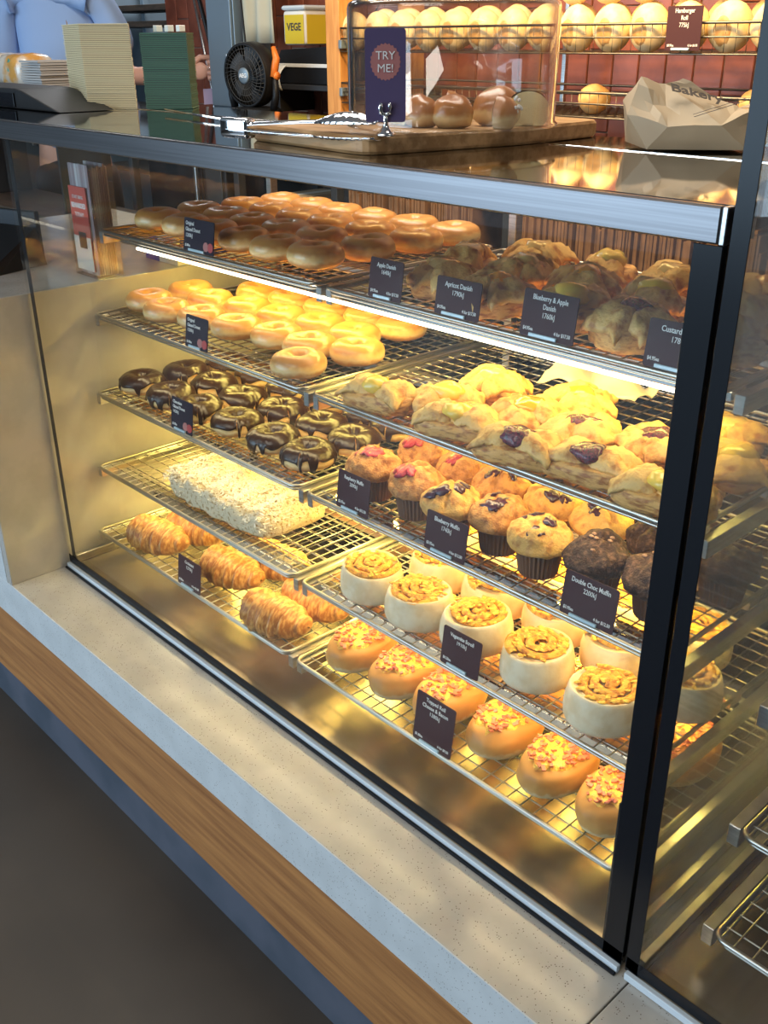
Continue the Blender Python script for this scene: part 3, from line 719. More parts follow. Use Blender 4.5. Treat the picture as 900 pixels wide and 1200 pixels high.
# croissants
cr = [(0.188, 0.125, 0.22, 'golden croissant, leftmost in the front row of the bottom left tray'),
      (0.430, 0.158, 0.10, 'golden croissant behind the small plum price card on bottom left tray'),
      (0.640, 0.112, 0.12, 'darkest browned croissant, front right of the bottom left tray'),
      (0.215, 0.212, 0.30, 'orange lit croissant behind the leftmost one on bottom left tray'),
      (0.470, 0.248, 0.16, 'orange lit croissant behind the middle one on bottom left tray'),
      (0.650, 0.205, 0.10, 'orange lit croissant behind the front right one on bottom left tray')]
place([lambda lab, s=s: make_croissant(s, lab, 'croissants on the bottom left tray') for s in (1, 2, 3)], cr, '', zt[5])
# danishes, dim top right tray
T1 = [('apple', 0.945, 0.262, .3, 'apple danish behind the leftmost danish card, dim top right tray'),
      ('apricot', 1.065, 0.238, 1.2, 'apricot danish just left of apricot card, dim top right tray'),
      ('custard', 1.185, 0.262, .1, 'pale folded danish between apricot and blueberry cards on top right tray'),
      ('berry', 1.300, 0.235, 2.7, 'danish with dark blueberry filling right of the blueberry and apple card'),
      ('custard', 1.410, 0.262, .8, 'danish behind the custard danish card, top right tray'),
      ('apple', 0.885, 0.372, 1.9, 'folded danish, first from left in second row of top right tray'),
      ('apple', 1.005, 0.368, 2.3, 'folded danish, second from left in second row of top right tray'),
      ('apricot', 1.125, 0.372, .5, 'folded danish, third from left in second row of top right tray'),
      ('custard', 1.245, 0.365, 1.5, 'folded danish, fourth from left in second row of top right tray'),
      ('apple', 1.365, 0.372, 2.9, 'folded danish, fifth from left in second row of top right tray'),
      ('apple', 0.950, 0.480, 0.9, 'folded danish, first from left in back row of top right tray'),
      ('custard', 1.080, 0.485, 2.0, 'folded danish, second from left in back row of top right tray'),
      ('apple', 1.210, 0.480, .2, 'folded danish, third from left in back row of top right tray'),
      ('apricot', 1.340, 0.485, 1.3, 'folded danish, fourth from left in back row of top right tray')]
T2 = [('custard', 0.890, 0.172, 0.15, 1, 'glossy custard danish, leftmost at front of bright second right tray'),
      ('custard', 0.985, 0.228, 0.9, 0, 'custard danish touching the leftmost one, bright second right tray'),
      ('apple', 0.990, 0.335, 0.3, 0, 'plain pointed danish at back left of bright second right tray'),
      ('custard', 1.062, 0.172, 0.35, 1, 'long custard danish second from left at front of bright second right tray'),
      ('apricot', 1.120, 0.262, 1.1, 0, 'danish with glossy orange apricot, middle of bright second right tray'),
      ('apricot', 1.140, 0.362, 0.6, 0, 'apricot danish with orange pocket, back middle of bright second right tray'),
      ('berry', 1.188, 0.160, 0.25, 1, 'long danish with dark berry filling, front middle of bright second right tray'),
      ('berry', 1.296, 0.182, 0.15, 1, 'long danish with large red berry patch, front of bright second right tray'),
      ('berry', 1.222, 0.262, 0.2, 0, 'small danish with dark berry strip behind the two front berry danishes'),
      ('berry', 1.325, 0.290, 0.75, 0, 'square danish with one small berry dot, right of bright second right tray'),
      ('custard', 1.430, 0.310, 1.4, 0, 'folded danish beside the black post, bright second right tray'),
      ('custard', 1.415, 0.172, 0.2, 1, 'pale custard danish at front right corner of bright second right tray'),
      ('apple', 1.370, 0.405, 0.5, 0, 'folded danish at back right of bright second right tray')]
protos = {}
seedc = 31
for (kind, x, y, rz, *rest) in [(a, b_, c, d_, 0, e_) for (a, b_, c, d_, e_) in T1] + T2:
    lg, lab = rest; top = 'top' in lab and 'bright' not in lab or 'dim' in lab or 'cards' in lab or 'card' in lab
    z = zt[1] if (kind, x, y, rz, lab) in T1 else zt[2]
    grp = 'danishes on the top right tray' if z == zt[1] else 'danishes on the second right tray'
    key = (kind, lg, (seedc % 2))
    if key not in protos:
        o = make_danish(kind, seedc, lab, grp, bool(lg)); o.location = (x, y, z); o.rotation_euler = (0, 0, rz); protos[key] = (o, [(c, []) for c in children(o)])
    else:
        o, kids = protos[key]; dup(o, (x, y, z), rz, lab, grp, kids)
    seedc += 1
for o in D.objects:
    if o.name.startswith('danish_pastry') and not o.parent: o.scale = (1.1, 1.1, 1.22) if o.location.z > 1.1 else (1.06, 1.06, 1.05)
# muffins
mu = [('raspberry', 0.862, 0.172, 'raspberry muffin behind the leftmost muffin card'), ('raspberry', 0.962, 0.172, 'raspberry muffin second from left in the front row of muffins'),
      ('blueberry', 1.052, 0.158, 'blueberry muffin with wrinkled top, third from left in front muffin row'), ('blueberry', 1.136, 0.178, 'blueberry muffin fourth from left, front row, right of blueberry card'),
      ('blueberry', 1.222, 0.166, 'blueberry muffin with split top showing its brown pleated case'),
      ('chocolate', 1.315, 0.178, 'double chocolate muffin behind the double choc card'), ('chocolate', 1.408, 0.186, 'double chocolate muffin, front row, next to the black post'),
      ('raspberry', 0.880, 0.272, 'raspberry muffin, leftmost in the second row of muffins'), ('raspberry', 0.974, 0.276, 'raspberry muffin with two red berries, second row, second from left'),
      ('blueberry', 1.066, 0.262, 'golden blueberry muffin, second row, third from left'), ('blueberry', 1.160, 0.276, 'golden blueberry muffin, second row, fourth from left'),
      ('blueberry', 1.254, 0.274, 'golden blueberry muffin, second row, left of the chocolate muffin'), ('chocolate', 1.350, 0.280, 'large double chocolate muffin behind the front two chocolate ones'),
      ('raspberry', 0.930, 0.372, 'raspberry muffin, first from left in back muffin row'), ('blueberry', 1.024, 0.372, 'blueberry muffin, second from left in back muffin row'),
      ('blueberry', 1.118, 0.374, 'blueberry muffin, third from left in back muffin row'), ('blueberry', 1.212, 0.374, 'blueberry muffin, fourth from left in back muffin row'),
      ('chocolate', 1.308, 0.378, 'double chocolate muffin, fifth from left in back muffin row'), ('chocolate', 1.446, 0.290, 'double chocolate muffin, second row, behind the black post')]
mp = {}
for i, (kind, x, y, lab) in enumerate(mu):
    key = (kind, i % 3 if kind != 'chocolate' else i % 2)
    if key not in mp:
        o = make_muffin(kind, 40 + i, lab, kind + ' muffins'); o.location = (x, y + .012, zt[3]); o.rotation_euler = (0, 0, 0); mp[key] = (o, [(c, []) for c in children(o)])
    else:
        o, kids = mp[key]; dup(o, (x, y + .012, zt[3]), i * .9, lab, kids=kids)
# scrolls
sc = rows([('front row', [(0.880, 0.160), (0.997, 0.158), (1.115, 0.172), (1.240, 0.168), (1.368, 0.160)]),
           ('second row', [(0.940, 0.272), (1.062, 0.276), (1.186, 0.286), (1.308, 0.284), (1.428, 0.272)]),
           ('back row', [(0.88, 0.388), (1.004, 0.392), (1.128, 0.402), (1.250, 0.400), (1.372, 0.398)])], 'cheese topped bread scroll, %s from left in %s of scroll tray')
place([lambda lab, s=s: make_scroll(s, lab, 'cheese topped scrolls') for s in (1, 2, 3, 4)], sc, '', zt[4])
ro = rows([('front row', [(0.855, 0.158), (0.965, 0.160), (1.072, 0.164), (1.190, 0.166), (1.300, 0.160), (1.412, 0.158)]),
           ('back row', [(0.860, 0.322), (0.970, 0.324), (1.080, 0.328), (1.195, 0.330), (1.305, 0.324), (1.415, 0.322)])], 'cheese and bacon topped roll, %s from left in %s of bottom right tray')
rr_ = random.Random(4)
ro = [(x, y, rr_.uniform(-.12, .12), l) for x, y, _, l in ro]
place([lambda lab, s=s: make_roll(s, lab, 'cheese and bacon topped rolls') for s in (1, 2, 3, 4)], ro, '', zt[5])

# ------------------------------------------------------------------ price cards
def rounded_card(w, h, r, y0, y1, m=None):
    pts = []
    for cx, cz, a0 in ((w / 2 - r, r, -PI / 2), (w / 2 - r, h - r, 0), (-w / 2 + r, h - r, PI / 2), (-w / 2 + r, r, PI)):
        for k in range(4): a = a0 + PI / 2 * k / 3; pts.append((cx + r * math.cos(a), cz + r * math.sin(a)))
    n = len(pts); b = m or MB()
    return b.add([(x, y0, z) for x, z in pts] + [(x, y1, z) for x, z in pts], [tuple(range(n)), tuple(reversed(range(n, 2 * n)))] + [(i, n + i, n + (i + 1) % n, (i + 1) % n) for i in range(n)])
def face_mtx(x, z, y=-0.0012): return Matrix.Translation((x, y, z)) @ Matrix.Rotation(PI / 2, 4, 'X')
def price_card(loc, w, h, lines, label, rz=0.0, tilt=-0.13, mat='card', align='CENTER', price=None, offer=None, dots=False, name='price_card', size=0.0098, xs=.84):
    t = thing(name, label, 'price card', loc, 0, 'plum price cards'); t.rotation_euler = (tilt, 0, rz)
    cd_ = rounded_card(w, h, 0.003, -0.0008, 0.0006).build('card', mat, t)
    st = MB(); st.add([(-.010, .0015, h * .6), (.010, .0015, h * .6), (.010, .024, .0115), (-.010, .024, .0115), (-.010, .003, h * .6), (.010, .003, h * .6), (.010, .0255, .0115), (-.010, .0255, .0115)],
           [(0, 1, 2, 3), (7, 6, 5, 4), (0, 4, 5, 1), (1, 5, 6, 2), (2, 6, 7, 3), (3, 7, 4, 0)]); st.build('stand', 'clip', t)
    MB().bbox(-w * .30, w * .22, -.0048, -.0010, 0.0010, 0.0060, b=.001).build('clip', 'clip', t)
    mes = []; z = h - 0.010 if len(lines) < 3 else h - 0.0095
    left = align == 'LEFT'; x0 = -w / 2 + .006 if left else 0
    for i, ln in enumerate(lines):
        last = i == len(lines) - 1
        sz = size if not last else size * 1.02
        mes.append(text_mesh('t', ln, sz, None, t, face_mtx(x0, z), align, bold=0.00012 if not last else 0.0, xs=xs)); z -= sz * 1.12
    if price: mes.append(text_mesh('t', price, .0066, None, t, face_mtx(-w / 2 + .005, .0105), 'LEFT', bold=.0001, xs=.8))
    if offer: mes.append(text_mesh('t', offer, .0066, None, t, face_mtx(w / 2 - .005, .0105), 'RIGHT', bold=.0001, xs=.8))
    join_meshes('lettering', mes, 'white_ink', cd_)
    if dots:
        for k, mt in ((0, 'rose'), (1, 'red_dot')):
            d = MB(); d.lathe([(.0085, 0), (.0085, .0008)], 16); o = d.build('round_sticker', mt, cd_); o.data.transform(face_mtx(w / 2 - .024 + k * .015, .014, -.0009 - .0003 * k))
    return t
def on(n, x, dy=0.004): return (x, TIER[n][1] - 0.001, TIER[n][0] + 0.0008)
CARDS = [
    (1, 0.400, .098, .060, ['Original', 'Glazed Donut', '1200kJ'], 'navy price card reading Original Glazed Donut on the top left tray', 'card_navy', 'LEFT', '$1.80ea', None, True),
    (2, 0.419, .074, .062, ['Original', 'Glazed Donut', '1200kJ'], 'small navy price card among golden donuts on the second left tray', 'card_navy', 'LEFT', '$1.80ea', None, True),
    (3, 0.371, .076, .066, ['Chocolate', 'Glazed Donut', '1420kJ'], 'navy price card reading Chocolate Glazed Donut on the middle left tray', 'card_navy', 'LEFT', '$1.90ea', None, True),
    (5, 0.408, .084, .066, ['Croissant', '1270kJ'], 'plum price card reading Croissant on the bottom left tray', 'card', 'CENTER', '$4.20ea', '4 for $11.50', False),
    (1, 0.905, .072, .060, ['Apple Danish', '1640kJ'], 'plum price card reading Apple Danish on the top right tray', 'card', 'CENTER', '$4.95ea', '4 for $17.50', False),
    (1, 1.054, .085, .054, ['Apricot Danish', '1790kJ'], 'plum price card reading Apricot Danish on the top right tray', 'card', 'CENTER', '$4.95ea', '4 for $17.50', False),
    (1, 1.215, .088, .062, ['Blueberry & Apple', 'Danish', '1760kJ'], 'plum price card reading Blueberry & Apple Danish', 'card', 'CENTER', '$4.95ea', '4 for $17.50', False),
    (1, 1.408, .088, .058, ['Custard Danish', '1780kJ'], 'plum price card reading Custard Danish, cut off by black post', 'card', 'CENTER', '$4.95ea', '4 for $17.50', False),
    (3, 0.884, .078, .066, ['Raspberry Muffin', '2090kJ'], 'plum price card reading Raspberry Muffin', 'card', 'CENTER', '$3.95ea', '4 for $12.50', False),
    (3, 1.094, .084, .063, ['Blueberry Muffin', '1740kJ'], 'plum price card reading Blueberry Muffin', 'card', 'CENTER', '$3.95ea', '4 for $12.50', False),
    (3, 1.356, .086, .064, ['Double Choc Muffin', '2200kJ'], 'plum price card reading Double Choc Muffin', 'card', 'CENTER', '$3.95ea', '4 for $12.50', False),
    (4, 1.151, .078, .064, ['Vegemite Scroll', '1910kJ'], 'plum price card on the front of the scroll tray', 'card', 'CENTER', '$4.20ea', None, False),
    (5, 1.116, .084, .090, ['Topped Roll', 'Cheese & Bacon', '1380kJ'], 'tall plum price card reading Topped Roll Cheese & Bacon', 'card', 'CENTER', '$1.80ea', '6 for $9.50', False)]
for n, x, w, h, lines, lab, mt, al, pr, of, dots in CARDS:
    price_card(on(n, x), w, h, lines, lab, mat=mt, align=al, price=pr, offer=of, dots=dots, size=.0098 if w > .08 else .0088, xs=.78 if len(max(lines, key=len)) > 15 else .86)

# crumpled white paper at the back of the danish tray
pp = MB()
def pf(u, v): 
    return (1.005 + .19 * u, .425 + .09 * v + .01 * math.sin(u * 7), zt[2] + .003 + .030 * abs(math.sin(u * 5.2 + v * 2)) * (.3 + v) + .010 * nz3((u * 5, v * 4, 0), 1, 3) + .008)
tag(pp.grid(30, 14, pf).build('paper_sheet', 'paper', None, True), 'crumpled white baking paper at back of the bright danish tray', 'paper')
so = D.objects['paper_sheet'].modifiers.new('thick', 'SOLIDIFY'); so.thickness = 0.0008
# ------------------------------------------------------------------ things on the case top
bz = 1.3836
def offs_poly(pts, c, k): return [(c[0] + (x - c[0]) * k, c[1] + (y - c[1]) * k) for x, y in pts]
bp = []
corners = [(.705, .075), (1.00, .045), (1.055, .30), (1.05, .49), (.76, .52)]
cc = (sum(p[0] for p in corners) / 5, sum(p[1] for p in corners) / 5)
for i, p in enumerate(corners):
    a, b_ = Vector(corners[i - 1]), Vector(corners[(i + 1) % 5]); q = Vector(p)
    da = (a - q).normalized() * .03; db = (b_ - q).normalized() * .03
    for k in range(6): t_ = k / 5; bp.append(tuple((q + da) * (1 - t_) ** 2 + q * 2 * t_ * (1 - t_) + (q + db) * t_ ** 2))
bb = MB(); n_ = len(bp)
lv = [(offs_poly(bp, cc, .985), bz), (bp, bz + .004), (bp, bz + .019), (offs_poly(bp, cc, .985), bz + .023)]
vs = [(x, y, z) for pl, z in lv for x, y in pl]
fs_ = [tuple(reversed(range(n_))), tuple(range(3 * n_, 4 * n_))] + [(l * n_ + i, l * n_ + (i + 1) % n_, (l + 1) * n_ + (i + 1) % n_, (l + 1) * n_ + i) for l in range(3) for i in range(n_)]
bb.add(vs, fs_)
tag(bb.build('wooden_board', 'board'), 'rounded wooden serving board under the clear cloche on the case top', 'board')
tz = bz + .0235
cl = thing('cloche', 'large clear acrylic cloche covering sample buns on the wooden board', 'cloche', (.945, .265, tz))
pr_o = [(.152, 0), (.152, .003), (.148, .006), (.148, .150), (.146, .156), (.140, .160), (.05, .162), (.012, .163)]
pr_i = [(.012, .160), (.05, .159), (.139, .157), (.1425, .154), (.1445, .148), (.1445, .003), (.1445, 0.0)]
MB().lathe(pr_o + pr_i + [(.152, 0)], 72, cap0=False, cap1=False).build('cover', 'acrylic', cl, True)
MB().lathe([(.006, .1635), (.006, .172), (.014, .178), (.017, .186), (.012, .194), (.002, .196)], 20).build('knob', 'chrome', cl, True)
def bun_piece(sd, loc, rz, lab, sc=1.0, flip=0):
    t = thing('bun_piece', lab, 'bread piece', loc, rz, 'cut sample buns under the cloche')
    def f(u, v):
        th = u * PI; ph = -PI / 2 + v * PI
        r = .030 * sc * (1 + .14 * nz3((math.cos(th) * math.cos(ph), math.sin(th) * math.cos(ph), math.sin(ph)), 1.5, sd))
        return (r * math.cos(th) * math.cos(ph) * 1.15, -r * math.sin(th) * math.cos(ph), max(r * math.sin(ph), -.021 * sc) + .021 * sc)
    g = MB().grid(20, 14, f); o = g.build('crust', 'bun_glaze', t, True)
    def h(u, v):
        ph = -PI / 2 + u * 2 * PI; k = v * .99; r = .030 * sc * (1 + .05 * nz3((math.cos(ph), math.sin(ph), 1), 1.3, sd))
        return (r * math.cos(ph) * 1.15 * k, .0002 + .0006 * nz3((u * 20, v * 20, 0), 1, sd), max(r * math.sin(ph) * k, -.0208 * sc) + .021 * sc)
    MB().grid(24, 6, h, closeu=True).build('cut_face', 'crumb', t, True)
    if sd == 5:
        m = MB()
        for k in range(9): m.blob((rnd.uniform(-.012, .012), -.028 + rnd.uniform(0, .004), .03 + rnd.uniform(-.008, .012)), .0025, nu=6, nv=4)
        stuff(m.build('sugar_nibs', 'sugar', t))
    return t
for args in [(1, (.895, .205, tz), 2.9, 'brown glazed bun piece, leftmost under the cloche', 0.78), (2, (.945, .205, tz), .2, 'brown bun piece with pale cut base, second from left under cloche', 0.81),
             (3, (.985, .225, tz), .5, 'brown glazed bun piece in the middle under the cloche', 0.85), (4, (1.000, .300, tz), 1.0, 'tall glazed bun piece at back under the cloche', 1.00),
             (5, (1.048, .252, tz), 1.9, 'sugared bun wedge with yellow crumb at front right under cloche', 0.85), (6, (1.045, .315, tz), -2.3, 'pale cut bun half at the right under the cloche', 0.89),
             (7, (.905, .300, tz), 2.2, 'glazed bun piece at back left under the cloche', 0.81)]:
    bun_piece(*args)
# sign in a chrome clip
sg = thing('sample_sign', 'violet TRY ME sign in a small chrome clip stand on the board', 'sign', (1.012, .072, tz), .80)
MB().lathe([(.0125, 0), (.0125, .002), (.009, .005), (.0055, .009), (.0045, .012)], 20).build('base', 'chrome', sg, True)
MB().tube([(0, 0, .011), (0, 0, .026)], .0035, 8).build('stem', 'chrome', sg, True)
for s in (-1, 1): MB().tube([(0, 0, .025), (s * .006, -.001, .027), (s * .0065, -.002, .034), (s * .005, -.0025, .039)], [.003, .0032, .0032, .0022], 8).build('clip', 'chrome', sg, True)
tc_ = rounded_card(.051, .108, .004, .0005, .0018); sc_ = tc_.build('card', 'trycard', sg); sc_.location = (0, 0, .016)
st = MB(); pts = []
for k in range(48): r = .0185 + .0008 * math.cos(k * PI); pts.append((r * math.cos(2 * PI * k / 48), r * 1.12 * math.sin(2 * PI * k / 48) + .086))
st.add([(x, .0002, z) for x, z in pts] + [(x, .0006, z) for x, z in pts], [tuple(range(48))] + [(i, (i + 1) % 48, 48 + (i + 1) % 48, 48 + i) for i in range(48)])
st.build('badge', 'rose', sg)
join_meshes('lettering', [text_mesh('t', 'TRY', .0135, None, None, face_mtx(0, .093, -.0006), bold=0), text_mesh('t', 'ME!', .0135, None, None, face_mtx(0, .0785, -.0006), bold=0)], 'white_ink', sg)
# tongs
tg = thing('serving_tongs', 'chrome serving tongs with scalloped ends lying across the case top', 'tongs', (.722, .034, bz + .001), .12)
L_ = .285
def arm(side):
    def f(u, v):
        x = v * L_; q = max(0, (v - .62) / .38)
        w = .0075 + .014 * math.sin(PI * min(1, q * .93)) ** .8 if q > 0 else .0075 + .003 * (1 - v / .62) ** 2
        if q > 0: w += .0016 * math.sin(v * 150)
        a = (u - .5) * 2
        dep = .004 + .010 * math.sin(PI * min(1, q)) if q > 0 else .004
        lift = .006 + .006 * v + side * (.002 + .007 * math.sin(PI * min(v, .9) * .62)) + .002
        return (x, a * w + side * .002, max(lift + side * dep * (1 - a * a), .0005) + (.012 if side < 0 else .010) + .003 * v)
    g = MB().grid(11, 70, f); o = g.build('arm', 'chrome', tg, True); m_ = o.modifiers.new('t', 'SOLIDIFY'); m_.thickness = .0012
arm(1); arm(-1)
MB().bbox(-.012, .030, -.0115, .0115, .004, .034, b=.005, seg=3).build('hinge_end', 'chrome_white', tg, True) if False else MB().bbox(-.012, .045, -.0115, .0115, .006, .034, b=.006, seg=3).build('hinge_end', 'chrome', tg, True)
# thin steel skewer lying behind
sk = MB().tube([(.115, .300, bz + .008), (.40, .245, bz + .0045)], .0022, 8).build('cake_tester', 'chrome', None, True)
tag(sk, 'thin straight steel rod lying on the case top left of the tongs', 'rod')
# kraft paper bag
pb = thing('paper_bag', 'creased kraft paper bakery bag lying open on the case top', 'paper bag', (1.255, .405, bz + .001), .82)
V = [(-.090, 0, .044), (-.066, -.022, .0015), (.060, -.040, .0015), (.078, -.022, .052), (-.070, .030, .086), (-.034, .040, .078), (-.010, .042, .086), (.030, .034, .062), (.060, .012, .050), (.020, -.050, .034), (-.070, .085, .002), (.070, .085, .002), (-.080, .08, .055), (.0, .09, .06), (.066, .07, .045), (-.045, -.036, .030)]
Fc = [(0, 1, 15, 4), (1, 2, 9, 15), (2, 3, 9), (15, 9, 5, 4), (9, 7, 6, 5), (9, 3, 8, 7), (4, 5, 12), (5, 6, 13, 12), (6, 7, 13), (7, 8, 14, 13), (0, 4, 12), (0, 12, 10), (12, 13, 14, 11, 10), (0, 10, 1), (1, 10, 11, 2), (2, 11, 14), (2, 14, 8, 3)]
o = MB().add(V, Fc).build('bag_body', 'kraft', pb)
bm = bmesh.new(); bm.from_mesh(o.data); bmesh.ops.triangulate(bm, faces=bm.faces[:]); bmesh.ops.subdivide_edges(bm, edges=bm.edges[:], cuts=3, use_grid_fill=True)
for v in bm.verts:
    n = nz3(v.co * 45, 1, 2); v.co += Vector((0, -.0045 * n, .0045 * n)) if v.co.z > .006 else Vector((0, 0, 0))
bm.to_mesh(o.data); bm.free(); autosmooth(o, 16)
# flared mouth at the right
mo = MB()
for pts4 in ([(.060, -.040, .0015), (.100, -.050, .016), (.108, -.034, .080), (.078, -.022, .052)], [(.078, -.022, .052), (.108, -.034, .080), (.100, .040, .058), (.060, .012, .050)], [(.060, -.040, .0015), (.066, .06, .0015), (.100, .05, .010), (.100, -.050, .016)]):
    mo.add(pts4, [(0, 1, 2, 3)])
m_ = mo.build('bag_mouth', 'kraft', pb); md = m_.modifiers.new('t', 'SOLIDIFY'); md.thickness = .0008
def on_face(p, ux, uy):  # matrix with x along ux, y along uy
    ux = Vector(ux).normalized(); uy = Vector(uy); uy = (uy - ux * uy.dot(ux)).normalized(); n = ux.cross(uy)
    return Matrix.Translation(Vector(p) + n * .0030) @ Matrix(((ux.x, uy.x, n.x), (ux.y, uy.y, n.y), (ux.z, uy.z, n.z))).to_4x4()
tmx = on_face((-.002, .004, .0655), (1, .03, -.22), (-.15, .70, .42))
join_meshes('printed_lettering', [text_mesh('t', 'Bakery', .026, None, None, tmx, bold=.0006)], 'greyink', pb)
lm = on_face((.022, -.030, .049), (1, .10, .28), (0, .6, .6))
ln = MB(); ln.box(-.035, .035, .0, .0008, 0, .0004, lm); ln.box(-.035, .035, .004, .0046, 0, .0004, lm); ln.build('printed_lines', 'greyink', pb)
bl = MB().blob((.092, -.0435, .045), .014, .8, .10, .9, 10, 8, .3, 3).build('printed_swirl', 'greyink', pb, True)

# stacks of folded card trays
def card_stack(name, lab, corners, z0, z1, mat, n, seed, lean=(0, 0), topflare=.0):
    t = thing(name, lab, 'card stack', (corners[0][0], corners[0][1], z0), 0); r_ = random.Random(seed); m = MB()
    ox, oy = corners[0]
    for k in range(n):
        q = k / (n - 1); za = (z1 - z0) * k / n; zb = za + (z1 - z0) / n * .62; jx, jy = r_.uniform(-.0008, .0008), r_.uniform(-.0008, .0008)
        pl = [(x - ox + lean[0] * q + jx, y - oy + lean[1] * q + jy) for x, y in corners]; m.prism(pl, za, zb)
    c_ = (sum(p[0] for p in corners) / 4 - ox, sum(p[1] for p in corners) / 4 - oy)
    stuff(m.build('card_sheets', mat, t))
    MB().prism([(c_[0] + (x - ox - c_[0]) * .97 , c_[1] + (y - oy - c_[1]) * .97) for x, y in corners], .0002, (z1 - z0) * .98).build('gap_shade_core', 'sheet_gap' if mat == 'cream_card' else 'dark', t) if lean == (0, 0) else None  # solid core, darkened to paint the shade between the sheets
    return t
s1 = card_stack('card_tray_stack', 'tall stack of cream card trays on the case top beside the terminal', [(-.128, .258), (-.052, .333), (-.20, .42), (-.335, .325)], bz, bz + .168, 'cream_card', 46, 1)
MB().add([(-.18, .066, .0), (-.172, .064, 0), (-.172, .064, .172), (-.185, .068, .178)], [(0, 1, 2, 3)]).build('end_flap', 'kraft_in', s1)
s2 = card_stack('card_tray_stack', 'tall stack of dark green card trays on the case top', [(-.046, .352), (.022, .425), (-.035, .480), (-.098, .412)], bz, bz + .150, 'green_card', 42, 2)
for px_ in (.02, .045, .07): MB().bbox(px_ - .028, px_ - .014, .030 + px_ * .5, .045 + px_ * .5, .1505, .163, b=.001).build('card_tab', 'paper', s2)

# payment terminal at far left
pt = thing('sales_terminal', 'black sales terminal lying tilted at the far left of the case top', 'sales terminal', (-.36, .215, bz))
pl = [(-.34, 0), (.30, 0), (.13, .038), (.10, .041), (-.34, .041)]
m = MB(); n_ = len(pl); m.add([(x, -.06, z + .0005) for x, z in pl] + [(x, .07, z + .0005) for x, z in pl], [tuple(range(n_)), tuple(reversed(range(n_, 2 * n_)))] + [(i, n_ + i, n_ + (i + 1) % n_, (i + 1) % n_) for i in range(n_)])
o = m.build('housing', 'plastic_black', pt); bv = o.modifiers.new('b', 'BEVEL'); bv.width = .003; bv.segments = 2
MB().bbox(-.33, -.02, -.064, -.0605, .006, .034, b=.001).build('side_panel', 'dark', pt)
MB().bbox(0.0, .10, -.064, -.0605, .004, .032, b=.001).build('side_panel', 'frit', pt)

# ------------------------------------------------------------------ items on the stone pier, left of the case
lf = thing('brochure_holder', 'clear holder of brochures with a red START BEING REWARDED TODAY! panel', 'brochure holder', (-.066, .178, 1.0455))
MB().bbox(-.046, .044, .002, .052, .004, .235, b=.0006).build('brochures', 'striped', lf) if 'striped' in M else None
M['striped'] = pbr('brochure_edges', (0.62, 0.60, 0.60), 0.5, col2=(0.30, 0.22, 0.24), nscale=60, stretch=(1, 1, .01))
m = MB(); r_ = random.Random(2)
for k in range(9): y0 = .004 + k * .0052; m.box(-.044 + r_.uniform(-.001, .001), .042, y0, y0 + .0036, .004, .225 + r_.uniform(0, .012))
stuff(m.build('brochures', 'striped', lf))
MB().bbox(-.045, .030, -.0012, .0022, .012, .190, b=.0004).build('front_brochure', 'red_print', lf)
MB().bbox(-.045, .030, -.0022, -.0013, .012, .085, b=.0003).build('picture_panel', 'paper', lf)
MB().bbox(-.020, .012, -.0030, -.0023, .060, .095, b=.0003).build('phone_picture', 'plastic_black', lf)
join_meshes('lettering', [text_mesh('t', s, z_, None, None, face_mtx(-.007, zz, -.0015), bold=b_, xs=.8) for s, z_, zz, b_ in (('START BEING', .010, .168, 0), ('REWARDED', .0145, .150, .0005), ('TODAY!', .0135, .131, .0001))], 'white_ink', lf)
g = MB()
for bx in ((-.05, .048, -.006, -.0045, 0, .13), (-.05, .048, .056, .0575, 0, .20), (-.0515, -.050, -.006, .0575, 0, .16), (.048, .0495, -.006, .0575, 0, .16), (-.05, .048, -.0045, .056, 0, .0015)): g.box(*bx)
g.build('holder', 'acrylic', lf)
pc = thing('snack_carton', 'white carton with purple swoosh reading Potato Chips on the stone pier', 'carton', (-.155, .375, 1.0455))
MB().bbox(0, .140, 0, .26, 0, .085, b=.001).build('carton', 'paper', pc)
sw = MB()
for k in range(14):
    a0, a1 = k / 14, (k + 1) / 14; zf = lambda q: .012 + .035 * (2 * q - 1) ** 2
    sw.add([(.1405, .01 + .24 * a0, zf(a0)), (.1405, .01 + .24 * a1, zf(a1)), (.1405, .01 + .24 * a1, zf(a1) + .016), (.1405, .01 + .24 * a0, zf(a0) + .016)], [(0, 1, 2, 3)])
sw.build('swoosh', 'blue_print', pc)
MB().bbox(.0, .06, -.0006, .0001, .0, .084, b=.0002).build('side_print', 'blue_print', pc)
MX = Matrix.Translation((.1408, .13, .066)) @ Matrix.Rotation(PI / 2, 4, 'Z') @ Matrix.Rotation(PI / 2, 4, 'X')
join_meshes('lettering', [text_mesh('t', 'Potato Chips', .027, None, None, MX, bold=.0006)], 'red_print', pc)
MX2 = Matrix.Translation((.105, -.0004, .055)) @ Matrix.Rotation(PI / 2, 4, 'X')
join_meshes('side_lettering', [text_mesh('t', 'CHIPS', .016, None, None, MX2)], 'red_print', pc)
tr_ = thing('card_reader', 'black angular card reader on the stone pier at the left edge', 'card reader', (-.29, .06, 1.0455), .3)
MB().add([(-.07, -.05, 0), (.07, -.05, 0), (.07, .09, 0), (-.07, .09, 0), (-.06, -.045, .022), (.06, -.045, .022), (.06, .08, .085), (-.06, .08, .085)], [(0, 3, 2, 1), (4, 5, 6, 7), (0, 1, 5, 4), (1, 2, 6, 5), (2, 3, 7, 6), (3, 0, 4, 7)]).build('body', 'plastic_black', tr_)
MB().bbox(-.05, .05, .0, .006, .0, .09, b=.002).build('screen', 'screen_dark', tr_) if 'screen_dark' in M else MB().bbox(-.062, .062, .082, .095, .0, .12, b=.003).build('screen', 'frit', tr_)
for k in range(4): MB().bbox(-.045 + .024 * k, -.028 + .024 * k, -.0425, -.020, .028, .031, b=.001).build('key', 'seal', tr_)

